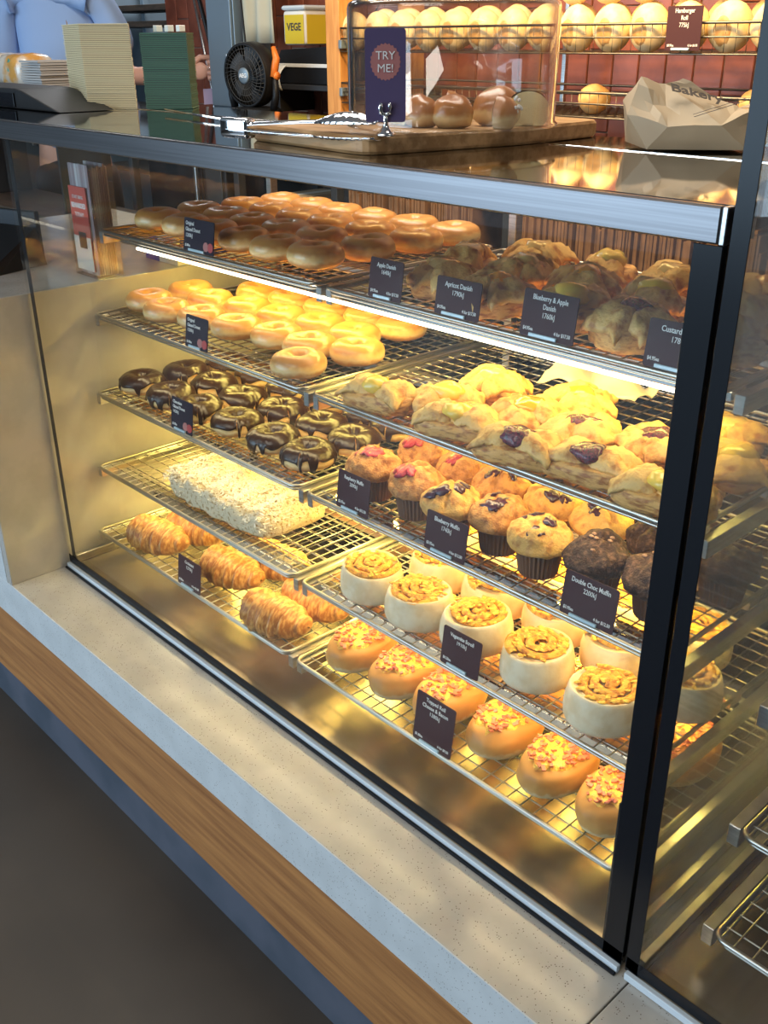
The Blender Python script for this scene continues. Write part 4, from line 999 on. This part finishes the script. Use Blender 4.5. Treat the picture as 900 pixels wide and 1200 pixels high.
# ------------------------------------------------------------------ working area behind the case
sh = thing('back_shelving', 'long dark shelving unit behind the case with goods on its shelves', 'shelving', (-.35, 1.2, 0))
MB().bbox(-1.35, 1.75, 0, .40, 1.235, 1.268, b=.002).build('shelf_board', 'darkwood', sh)
MB().bbox(-1.35, 1.75, 0, .40, .82, .85, b=.002).build('shelf_board', 'darkwood', sh)
MB().bbox(-1.35, 1.75, 0, .40, .10, .13, b=.002).build('shelf_board', 'darkwood', sh)
for x in (-1.33, -.62, -.10, .60, 1.73):
    for y in (.01, .36): MB().bbox(x, x + .03, y, y + .03, 0.0, 1.2345, b=.002).build('upright', 'dark', sh)
MB().bbox(-1.34, 1.74, .385, .398, .135, 1.23, b=.001).build('back_panel', 'darkwood', sh)
k = 0
for x in (-.40, -.22, -.04, .30, .47, .64, .81, .98, 1.15):
    t = thing('paper_bag_bundle', 'bundle of brown paper bags on the shelf behind the top tray, %s from left' % ORD[k], 'paper bags', (x, 1.23, .8505), 0, 'bundles of brown paper bags behind the case'); k += 1
    m = MB(); r_ = random.Random(k); xx = 0
    while xx < .155:
        w_ = r_.uniform(.006, .012); m.box(xx, xx + w_ * .75, r_.uniform(0, .012), .25, 0, .27 + r_.uniform(-.03, .02)); xx += w_
    stuff(m.build('bags', 'kraft_in', t)); MB().box(-.001, .160, .02, .24, .10, .125).build('band', 'kraft', t)
ov = thing('bench_oven', 'black bench oven on the lower shelf behind the top left tray', 'oven', (-1.55, 1.22, .8505))
MB().bbox(0, .52, 0, .34, .01, .33, b=.006).build('housing', 'plastic_black', ov); MB().bbox(.02, .38, -.008, -.0005, .04, .30, b=.003).build('door', 'frit', ov)
MB().bbox(.36, .375, -.030, -.018, .06, .28, b=.003).build('handle', 'steel', ov)
MB().bbox(.40, .50, -.006, -.0005, .05, .29, b=.003).build('control_panel', 'dark', ov)
cb = thing('card_box', 'small plain brown box on lower shelf beside the brown paper bags', 'box', (-.76, 1.23, .8505)); MB().bbox(0, .12, 0, .2, 0, .20, b=.001).build('carton', 'kraft', cb); MB().box(.045, .075, -.0006, .2, .1, .2006).build('tape', 'paper', cb)
# lower side bench holding wrapped loaves
sb = thing('side_bench', 'dark bench behind the stone pier at the left', 'bench', (-1.25, .72, 0))
MB().bbox(-1.1, .70, 0, .30, .93, .96, b=.002).build('bench_top', 'darkwood', sb)
for x in (-1.09, .66): MB().bbox(x, x + .03, .02, .28, 0, .929, b=.002).build('leg_panel', 'dark', sb)
up = thing('raised_shelf', 'dark raised shelf holding wrapped loaves behind the stacks', 'shelf', (-1.78, .80, .9605))
MB().bbox(-.36, .36, 0, .20, .385, .40, b=.002).build('shelf_board', 'dark', up)
for x in (-.35, .34): MB().bbox(x, x + .012, 0, .20, 0, .3845, b=.001).build('side_panel', 'dark', up)
bg_ = MB().lathe([(.055, 0), (.052, .02), (.028, .06), (.006, .085)], 14, c=(0, 0, 0)).build('blue_plastic_bag', 'blue_plastic', None, True); bg_.location = (-.74, .82, .9605); tag(bg_, 'small bright blue twisted plastic bag on the bench behind the top left tray', 'bag')
yl = thing('yellow_note_holder', 'yellow green notes in a dark holder on the bench behind the brochure holder', 'notes', (-1.42, .85, .9605)); MB().bbox(0, .16, 0, .02, 0, .10, b=.001).build('notes', 'yellow', yl); MB().bbox(-.01, .17, .021, .03, 0, .12, b=.001).build('holder', 'dark', yl)
for i, (x, lab) in enumerate(((-2.12, 'plastic wrapped loaf with orange and green print, left one on raised shelf'), (-1.90, 'plastic wrapped loaf with orange and green print, second one on raised shelf'), )):
    t = thing('wrapped_loaf', lab, 'wrapped loaf', (x, .82, 1.361))
    def f(u, v):
        th = u * 2 * PI; c, s_ = math.cos(th), math.sin(th); kx = (abs(c) ** 4 + abs(s_) ** 4) ** -.25
        e = 1 - .85 * abs(2 * v - 1) ** 8; n = nz3((c * 2, s_ * 2, v * 4), 1.4, i)
        return (.105 + (2 * v - 1) * .11, .08 + c * kx * .075 * e * (1 + .06 * n), max(.0, .058 + s_ * kx * .058 * e * (1 + .06 * n)))
    MB().grid(28, 24, f, closeu=True).build('wrapper', 'plastic_wrap', t, True)
    MB().blob((.13, .007, .060), .032, 1.0, .06, 1.1, 10, 8, .3, i).build('green_print', 'wrap_green', t, True)
ns = thing('newspaper_stack', 'small grey stack of folded papers right of the wrapped loaves', 'papers', (-1.665, .82, 1.361)); m = MB(); r_ = random.Random(8)
for k in range(12): m.box(r_.uniform(-.004, .004), .15 + r_.uniform(-.006, .006), r_.uniform(-.004, .004), .15, k * .008, k * .008 + .0062)
stuff(m.build('papers', 'newsprint', ns))

# fan
fn_ = thing('desk_fan', 'round black desk fan with orange side trim on the dark shelving', 'fan', (-1.10, 1.38, 1.2685), .14)
fc = Matrix.Translation((0, 0, .135)) @ Matrix.Rotation(PI / 2 + .05, 4, 'X')
def tf(mb): mb.v = [tuple(fc @ Vector(v)) for v in mb.v]; return mb
tf(MB().lathe([(.100, -.002), (.106, -.010), (.106, -.055), (.095, -.070), (.06, -.085), (.02, -.088)], 36, cap0=False)).build('housing', 'plastic_black', fn_, True)
tf(MB().lathe([(.097, .003), (.103, .004), (.106, -.002), (.100, -.004)], 36, cap0=False, cap1=False)).build('front_ring', 'plastic_black', fn_, True)
m = MB()
for k in range(40):
    a = 2 * PI * k / 40; m.tube([(.025 * math.cos(a), .025 * math.sin(a), .006), (.065 * math.cos(a + .25), .065 * math.sin(a + .25), .007), (.100 * math.cos(a + .4), .100 * math.sin(a + .4), .001)], .0010, 4)
for r in (.045, .065, .085): m.tube([(r * math.cos(2 * PI * k / 40), r * math.sin(2 * PI * k / 40), .0065) for k in range(40)], .0010, 4, closed=True)
stuff(tf(m).build('grille', 'fan_wire', fn_, True)) if 'fan_wire' in M else stuff(tf(m).build('grille', 'steel', fn_, True))
for k in range(5):
    a0 = 2 * PI * k / 5
    def bf(u, v, a0=a0): r = .018 + .072 * v; a = a0 + (u - .5) * (.9 - .2 * v); return (r * math.cos(a), r * math.sin(a), -.020 + .018 * (u - .5))
    tf(MB().grid(7, 6, bf)).build('blade', 'dark', fn_, True)
tf(MB().lathe([(.026, .004), (.026, .009), (.022, .011), (.001, .0115)], 24)).build('badge', 'cabinet', fn_, True)
join_meshes('lettering', [text_mesh('t', 'AEG', .019, None, None, fc @ Matrix.Translation((0, 0, .0122)), bold=.0004)], 'white_ink', fn_)
m = MB()
for s in (1,): m.tube([(s * .108, .030, .13), (s * .112, .045, .19), (s * .095, .05, .225)], [.014, .013, .008], 8); 
m.build('side_trim', 'orange', fn_, True)
MB().tube([(.098, .035, .028), (.112, .035, .07), (.112, .035, .135)], [.014, .012, .011], 8).build('arm', 'plastic_black', fn_, True)
MB().tube([(-.098, .035, .028), (-.112, .035, .07), (-.112, .035, .135)], [.014, .012, .011], 8).build('arm', 'plastic_black', fn_, True)
MB().tube([(.113, .035, .135), (.126, .035, .135)], .013, 14).build('pivot_knob', 'orange', fn_, True)
MB().lathe([(.10, 0), (.10, .012), (.085, .028), (.05, .032)], 28, c=(0, .04, 0)).build('base', 'plastic_black', fn_, True)

# black machine on a wall bracket shelf, tub, receipt
wsf = thing('wall_shelf', 'narrow black shelf fixed to the brick tile wall', 'shelf', (-1.0, 1.56, 1.352)); MB().bbox(-.26, .50, 0, .195, 0, .018, b=.002).build('shelf_board', 'dark', wsf)
for x in (-.2, .44): MB().bbox(x, x + .02, .03, .195, -.08, -.0005, b=.002).build('bracket', 'dark', wsf)
mc = thing('label_printer', 'black machine with white strip on the wall shelf under the tub', 'machine', (-1.18, 1.58, 1.3705))
MB().bbox(0, .42, 0, .17, 0, .055, b=.004).build('base', 'plastic_black', mc); MB().bbox(.0, .36, -.004, .17, .0555, .068, b=.002).build('white_strip', 'paper', mc)
MB().add([(0, 0, .0685), (.42, 0, .0685), (.42, .17, .0685), (0, .17, .0685), (.02, .01, .112), (.40, .01, .128), (.40, .16, .128), (.02, .16, .112)], [(0, 3, 2, 1), (4, 5, 6, 7), (0, 1, 5, 4), (1, 2, 6, 5), (2, 3, 7, 6), (3, 0, 4, 7)]).build('lid', 'plastic_black', mc)
def rf(u, v): return (.02 + .05 * u, -.006 - .035 * math.sin(v * 2.4), .062 - .085 * v + .01 * math.sin(v * 3))
o = MB().grid(5, 12, rf).build('receipt_paper', 'paper', mc, True); o.modifiers.new('t', 'SOLIDIFY').thickness = .0006
ad = thing('power_block', 'black upright power block with cable beside the timber post', 'power block', (-.84 + .09, 1.58, 1.3705)); MB().bbox(0, .12, 0, .10, 0, .15, b=.004).build('block', 'plastic_black', ad)
MB().tube([(.06, .05, .15), (.05, .05, .22), (.08, .06, .27), (.15, .07, .33)], .006, 8).build('cable', 'plastic_black', ad, True)
tb = thing('spread_tub', 'square yellow labelled tub with white lid on the black machine', 'tub', (-1.10, 1.66, 1.3705 + .128))
MB().bbox(-.062, .062, -.055, .055, 0, .112, b=.012, seg=3).build('tub', 'paper', tb, True); autosmooth(tb.children[0]) if False else None
MB().bbox(-.066, .066, -.059, .059, .1125, .128, b=.008, seg=2).build('lid', 'seal', tb)
MB().bbox(-.050, .058, -.0562, -.0552, .004, .098, b=.0003).build('label', 'yellow', tb); MB().bbox(.0625, .0632, -.045, .045, .004, .098, b=.0002).build('label', 'yellow', tb)
join_meshes('lettering', [text_mesh('t', 'VEGE', .034, None, None, face_mtx(.004, .058, -.0568), bold=.001)], 'greyink', tb)
cbn = thing('steel_cabinet', 'narrow blue grey steel cabinet against the brick tile wall', 'cabinet', (-1.60, 1.58, 1.2685 - .0)); MB().bbox(0, .17, 0, .17, .0, .80, b=.003).build('cabinet', 'cabinet', cbn); MB().bbox(.006, .164, -.012, -.0005, .01, .79, b=.003).build('door', 'cabinet', cbn); MB().bbox(.14, .15, -.030, -.0125, .12, .2, b=.002).build('handle', 'steel', cbn)
bx_ = thing('support_cabinet', 'dark base cabinet under the narrow steel cabinet', 'cabinet', (-1.62, 1.566, 0)); MB().bbox(0, .21, .052, .188, 0, 1.268, b=.003).build('body', 'dark', bx_); MB().bbox(.01, .2, .035, .0495, .05, 1.25, b=.002).build('door', 'dark', bx_)
def cf(u, v): return (-1.40 + .20 * u + .02 * v * (u - .5), 1.60 + .018 * math.sin(u * 16 + v * 2), 1.505 + .60 * (1 - v))
o = MB().grid(28, 10, cf).build('hanging_cloth', 'cloth', None, True); o.modifiers.new('t', 'SOLIDIFY').thickness = .002; tag(o, 'cream cloth hanging beside the yellow tub', 'cloth')
tag(MB().tube([(-1.345, 1.555, 2.1), (-1.35, 1.558, 1.7), (-1.335, 1.56, 1.5), (-1.33, 1.56, 1.385)], .004, 6).build('black_cord', 'plastic_black', None, True), 'thin black cord hanging in front of the cream cloth', 'cord')
tag(MB().tube([(-1.86, 1.66, 1.80), (-1.86, 1.72, 1.66), (-1.70, 1.70, 1.30), (-1.67, 1.68, .0)], .009, 8).build('broom_handle', 'plastic_black', None, True), 'dark pole leaning across the brick tile wall', 'pole')
tag(MB().tube([(-1.92, 1.72, 1.75), (-1.81, 1.72, 1.31), (-1.78, 1.72, 0.0)], .006, 8).build('pale_pole', 'steel', None, True), 'thin pale pole beside the dark leaning pole', 'pole')

# bread rack with timber uprights and wire baskets
rk = thing('bread_rack', 'bread rack with timber uprights and wire baskets of hamburger rolls', 'bread rack', (.30, 1.27, 1.2685))
for x in (-.825, 1.25): MB().bbox(x, x + .062, 0, .06, 0, 1.0, b=.003).build('timber_upright', 'timber', rk)
for x in (-.825, 1.25): MB().bbox(x, x + .062, .30, .36, 0, 1.0, b=.003).build('timber_upright', 'timber', rk)
for z in (.105, .235): MB().bbox(-.762, -.748, -.006, .02, z - .012, z + .012, b=.002).build('steel_bracket', 'cabinet', rk)
def basket(z0, x0, x1, h, nm):
    m = MB(); y0, y1 = .0, .36
    for z in (z0, z0 + h * .55, z0 + h): m.tube([(x0, y0, z), (x1, y0, z), (x1, y1, z), (x0, y1, z)], .0024 if z < z0 + h else .0035, 6, closed=True)
    x = x0
    while x < x1:
        m.tube([(x, y0, z0 + h), (x, y0, z0), (x, y1, z0)], .0013, 4); x += .026
    for j in range(1, 9): m.tube([(x0, y1 * j / 9, z0), (x1, y1 * j / 9, z0)], .0013, 4)
    stuff(m.build(nm, 'rack_wire', rk, True))
M['rack_wire'] = pbr('dark_wire', (0.20, 0.17, 0.13), 0.35, 0.9)
basket(.216, -.755, 1.24, .062, 'wire_basket'); basket(.075, -.755, 1.24, .055, 'wire_basket')
for x in (-.22, .40, .43): MB().bbox(x, x + .014, .37, .385, 0, 1.0, b=.002).build('rear_upright', 'steel', rk)
M['bun_face'] = M['bun']
def hroll(lab, sd):
    t = thing('hamburger_roll', lab, 'bread roll', (0, 0, 0), 0, 'hamburger rolls in the upper wire basket')
    def f(u, v):
        th = u * 2 * PI; ph = -PI / 2 + v * PI; c = max(math.cos(ph), 0) ** .7; n = nz3((math.cos(th) * c, math.sin(ph), math.sin(th) * c), 1.5, sd)
        return (.050 * c * math.cos(th) * (1 + .05 * n), .034 * math.sin(ph), .052 * c * math.sin(th) * (1 + .05 * n) + .052)
    MB().grid(30, 17, f, closeu=True).build('crust', 'bun', t, True)
    def g(u, v):
        th = u * 2 * PI; r = v * (1 + .15 * nz3((math.cos(th), math.sin(th), 0), 2, sd)); x = .024 * r * math.cos(th); z = .032 * r * math.sin(th) + .044
        q = min(.999, math.hypot(x / .050, (z - .052) / .052)); return (x, -.034 * (1 - q ** (1 / .35)) ** .5 - (.0008 if v < .95 else -.001), z)
    MB().grid(26, 7, g, closeu=True).build('brown_base', 'bun_spot', t, True)
    return t
HR = None; xs_ = [-.44 + .1015 * i for i in range(16)]
hp = []
for i, x in enumerate(xs_):
    lab = 'pale yellow hamburger roll on edge, %s in front row of the upper basket' % (ORD + ['thirteenth', 'fourteenth', 'fifteenth', 'sixteenth'])[i]
    rz = random.uniform(-.22, .22)
    if i < 3: o = hroll(lab, i); o.location = (x, 1.315, 1.4862); o.rotation_euler = (0, 0, rz); hp.append((o, [(c, []) for c in children(o)]))
    else: o, kids = hp[i % 3]; dup(o, (x, 1.315, 1.4862), rz, lab, kids=kids)
for i, x in enumerate([-.39 + .1015 * i for i in range(15)]):
    o, kids = hp[i % 3]; dup(o, (x, 1.392, 1.494), random.uniform(-.2, .2), 'pale yellow hamburger roll, %s in the second row of the upper basket' % (ORD + ['thirteenth', 'fourteenth', 'fifteenth'])[i], kids=kids)
for i, x in enumerate([.30, .40, .50, .61, .71, .81]):
    o, kids = hp[(i + 1) % 3]; dup(o, (x + .03, 1.352, 1.590), random.uniform(-.3, .3), 'pale yellow hamburger roll lying on top of the others, %s from left' % ORD[i], kids=kids)
M['loaf'] = pbr('small_loaf_crust', (0.62, 0.34, 0.12), 0.6, col2=(0.72, 0.48, 0.2), nscale=40, bump=.3)
for x, s, lab in ((.405, 1.0, 'single crusty brown roll in the lower basket left of the paper bag'), (.50, .75, 'small pale roll behind the crusty roll in the lower basket'), (.84, 1.0, 'brown roll in the lower basket seen above the paper bag'), (.96, .9, 'brown roll at the right end of the lower basket')):
    o = MB().blob((0, 0, 0), .045 * s, .9, .9, .78, 22, 14, .08, x * 9).build('crusty_roll', 'loaf', None, True); o.location = (x, 1.36 if s == 1 else 1.46, 1.3465 + .033 * s); tag(o, lab, 'bread roll')
price_card((.70, 1.2575, 1.4915), .086, .088, ['Hamburger', 'Roll', '775kJ'], 'plum price card reading Hamburger Roll clipped on the upper wire basket', rz=0.0, tilt=0.03, price='$0.90ea', offer='6 for $4.95', size=.0125)

# ------------------------------------------------------------------ person in the blue shirt
def skin_body(name, chains, mat, parent, sub=1, root=0):
    vs = []; es = []; rad = []
    for ch in chains:
        prev = ch[0] if isinstance(ch[0], int) else None
        for it in (ch[1:] if prev is not None else ch):
            vs.append(it[:3]); rad.append(it[3:]); i = len(vs) - 1
            if prev is not None: es.append((prev, i))
            prev = i
    me = D.meshes.new(name); me.from_pydata(vs, es, []); o = link(D.objects.new(name, me), parent)
    me.materials.append(M[mat]); o.modifiers.new('skin', 'SKIN'); sl = me.skin_vertices[0].data
    for i, r in enumerate(rad): sl[i].radius = (r[0], r[1] if len(r) > 1 else r[0])
    sl[root].use_root = True
    s_ = o.modifiers.new('sub', 'SUBSURF'); s_.levels = sub; s_.render_levels = sub
    dg = bpy.context.evaluated_depsgraph_get(); m2 = D.meshes.new_from_object(o.evaluated_get(dg))
    o.modifiers.clear(); o.data = m2; m2.polygons.foreach_set('use_smooth', [True] * len(m2.polygons)); return o
M['shirt'] = M['shirt']
pe = thing('person', 'person in a light blue shirt behind the stacks, one hand holding a lilac card', 'person', (-2.22, 1.26, 0), .75)
inv = (Matrix.Translation((-2.22, 1.26, 0)) @ Matrix.Rotation(.75, 4, 'Z')).inverted()
hw = inv @ Vector((-1.80, 1.575, 1.318))
el = Vector((.26, -.02, 1.30)); 
body = skin_body('body', [
    [(0, 0, 1.02, .12, .09), (0, 0, 1.22, .11, .085), (0, 0, 1.42, .12, .085), (0, 0, 1.58, .07, .06), (0, 0.0, 1.655, .055, .055), (0, -.01, 1.71, .055, .06), (0, -.02, 1.79, .078, .095), (0, -.02, 1.87, .075, .09), (0, -.01, 1.92, .045, .05)],
    [2, (.16, 0, 1.575, .045), (.235, 0, 1.45, .042), (el.x, el.y, el.z, .042), (el.x + (hw.x - el.x) * .5, el.y + (hw.y - el.y) * .5, el.z + (hw.z - el.z) * .5, .036), (hw.x, hw.y, hw.z, .026)],
    [2, (-.16, 0, 1.575, .045), (-.235, 0, 1.45, .042), (-.25, .0, 1.28, .042), (-.24, -.08, 1.14, .034), (-.22, -.14, 1.04, .026), (-.215, -.17, .98, .028, .014)],
    [0, (.09, 0, .93, .085), (.10, 0, .52, .058), (.10, .02, .14, .042), (.10, .0, .06, .04), (.10, -.10, .035, .036)],
    [0, (-.09, 0, .93, .085), (-.10, 0, .52, .058), (-.10, .02, .14, .042), (-.10, .0, .06, .04), (-.10, -.10, .035, .036)]], 'skin', pe)
hd = (hw - el).normalized(); px = Vector((0, 0, 1)); sd_ = hd.cross(px).normalized()
def hp_(a, s, u): return tuple(hw + hd * a + sd_ * s + px * u)
m = MB()
rotp = Matrix((hd, sd_, px)).transposed()
m.blob(hw + hd * .045, .033, 1.15, .42, .95, 14, 10, .1, 1, rotp)
for k, (u0, ln) in enumerate(((.027, .070), (.010, .078), (-.008, .072), (-.025, .056))):
    p0 = hp_(.075, 0, u0); p1 = hp_(.075 + ln * .42, -.006, u0 * 1.05); p2 = hp_(.075 + ln * .62, -.028, u0 * 1.0); p3 = hp_(.075 + ln * .48, -.046, u0 * .95)
    m.tube([p0, p1, p2, p3], [.0105, .0098, .009, .0065], 8)
m.tube([hp_(.015, -.004, .030), hp_(.040, -.022, .048), hp_(.070, -.034, .046), hp_(.090, -.040, .036)], [.013, .012, .0105, .007], 8)
m.build('hand', 'skin', pe, True)
MB().blob(hp_(.086, .003, .010), .0055, nu=8, nv=6).build('ring', 'chrome', pe, True)
lc = MB().box(-.055, .055, -.001, .001, -.030, .030, Matrix.Translation(hw + hd * .12 - sd_ * .04 - px * .02) @ rotp.to_4x4()).build('lilac_card', 'lilac', None); lc.matrix_world = Matrix.Translation((-2.22, 1.26, 0)) @ Matrix.Rotation(.75, 4, 'Z'); tag(lc, 'small lilac card held in the hand of the person in blue', 'card')
sh_ = skin_body('shirt', [
    [(0, 0, 1.00, .185, .13), (0, 0, 1.20, .172, .125), (0, 0, 1.42, .185, .13), (0, 0, 1.56, .14, .10), (0, 0, 1.625, .075, .07)],
    [2, (.165, 0, 1.58, .085), (.225, 0, 1.47, .072), (.252, -.01, 1.36, .064)], [2, (-.165, 0, 1.58, .085), (-.225, 0, 1.47, .072), (-.248, 0, 1.30, .060), (-.24, -.08, 1.14, .05), (-.222, -.135, 1.05, .042)]], 'shirt', pe, 2)
for v in sh_.data.vertices: v.co += Vector((0, .006 * math.sin(v.co.x * 60 + v.co.z * 14), 0))
skin_body('trousers', [[(0, 0, 1.03, .165, .125), (0, 0, .93, .16, .12)], [1, (.095, 0, .85, .10), (.10, 0, .5, .075), (.10, .02, .12, .065)], [1, (-.095, 0, .85, .10), (-.10, 0, .5, .075), (-.10, .02, .12, .065)]], 'trousers', pe, 2)
m = MB(); m.blob((0, .005, 1.845), .1, .93, 1.05, .95, 16, 12, .06, 3); m.v = [v if not (v[1] < -.045 and v[2] < 1.88) else (v[0], -.045, v[2]) for v in m.v]; m.build('hair', 'hair', pe, True)
for s in (-1, 1):
    MB().blob((s * .028, -.098, 1.825), .010, 1.1, .6, .8, 8, 6).build('eye', 'white_ink', pe, True)
    MB().blob((s * .080, -.005, 1.80), .020, .4, .8, 1.4, 8, 6).build('ear', 'skin', pe, True)
MB().tube([(0, -.105, 1.825), (0, -.125, 1.79), (0, -.112, 1.783)], [.007, .012, .008], 8).build('nose', 'skin', pe, True)
MB().blob((0, -.105, 1.757), .018, 1.3, .4, .35, 10, 6).build('mouth', 'rose', pe, True)

pe.scale = (1.05, 1.05, 1.06)
# far left background
fs2 = thing('far_shelving', 'far dark shelf with trays beyond the person in blue', 'shelving', (-3.45, 2.3, 0))
for z in (1.58, 1.66, 1.30, .8): MB().bbox(-.45, .75, 0, .35, z, z + .03, b=.003).build('shelf_board', 'darkwood', fs2)
for x in (-.45, .72): MB().bbox(x, x + .04, 0.352, .39, 0, 2.0, b=.003).build('upright', 'cabinet', fs2)
ft = thing('bread_tin', 'pale bowl shaped tin on the far dark shelf', 'tin', (-3.05, 2.42, 1.6905)); MB().lathe([(.05, 0), (.09, .03), (.11, .07), (.105, .075)], 20).build('tin', 'cream_card', ft, True); MB().tube([(.11 * math.cos(a), .11 * math.sin(a), .073) for a in [k * .524 for k in range(12)]], .005, 6, closed=True).build('rim', 'steel', ft, True)
dr = thing('tall_fridge', 'tall dark fridge at the far left behind the wrapped loaves', 'fridge', (-4.3, 2.2, 0)); MB().bbox(-.7, .35, 0, .7, .02, 2.1, b=.01).build('body', 'cabinet', dr); MB().bbox(-.68, -.2, -.03, -.001, .1, 2.05, b=.006).build('door', 'dark', dr); MB().bbox(-.18, .33, -.03, -.001, .1, 2.05, b=.006).build('door', 'dark', dr)
for x in (-.24, -.14): MB().bbox(x, x + .02, -.07, -.045, .9, 1.4, b=.004).build('handle', 'steel', dr)
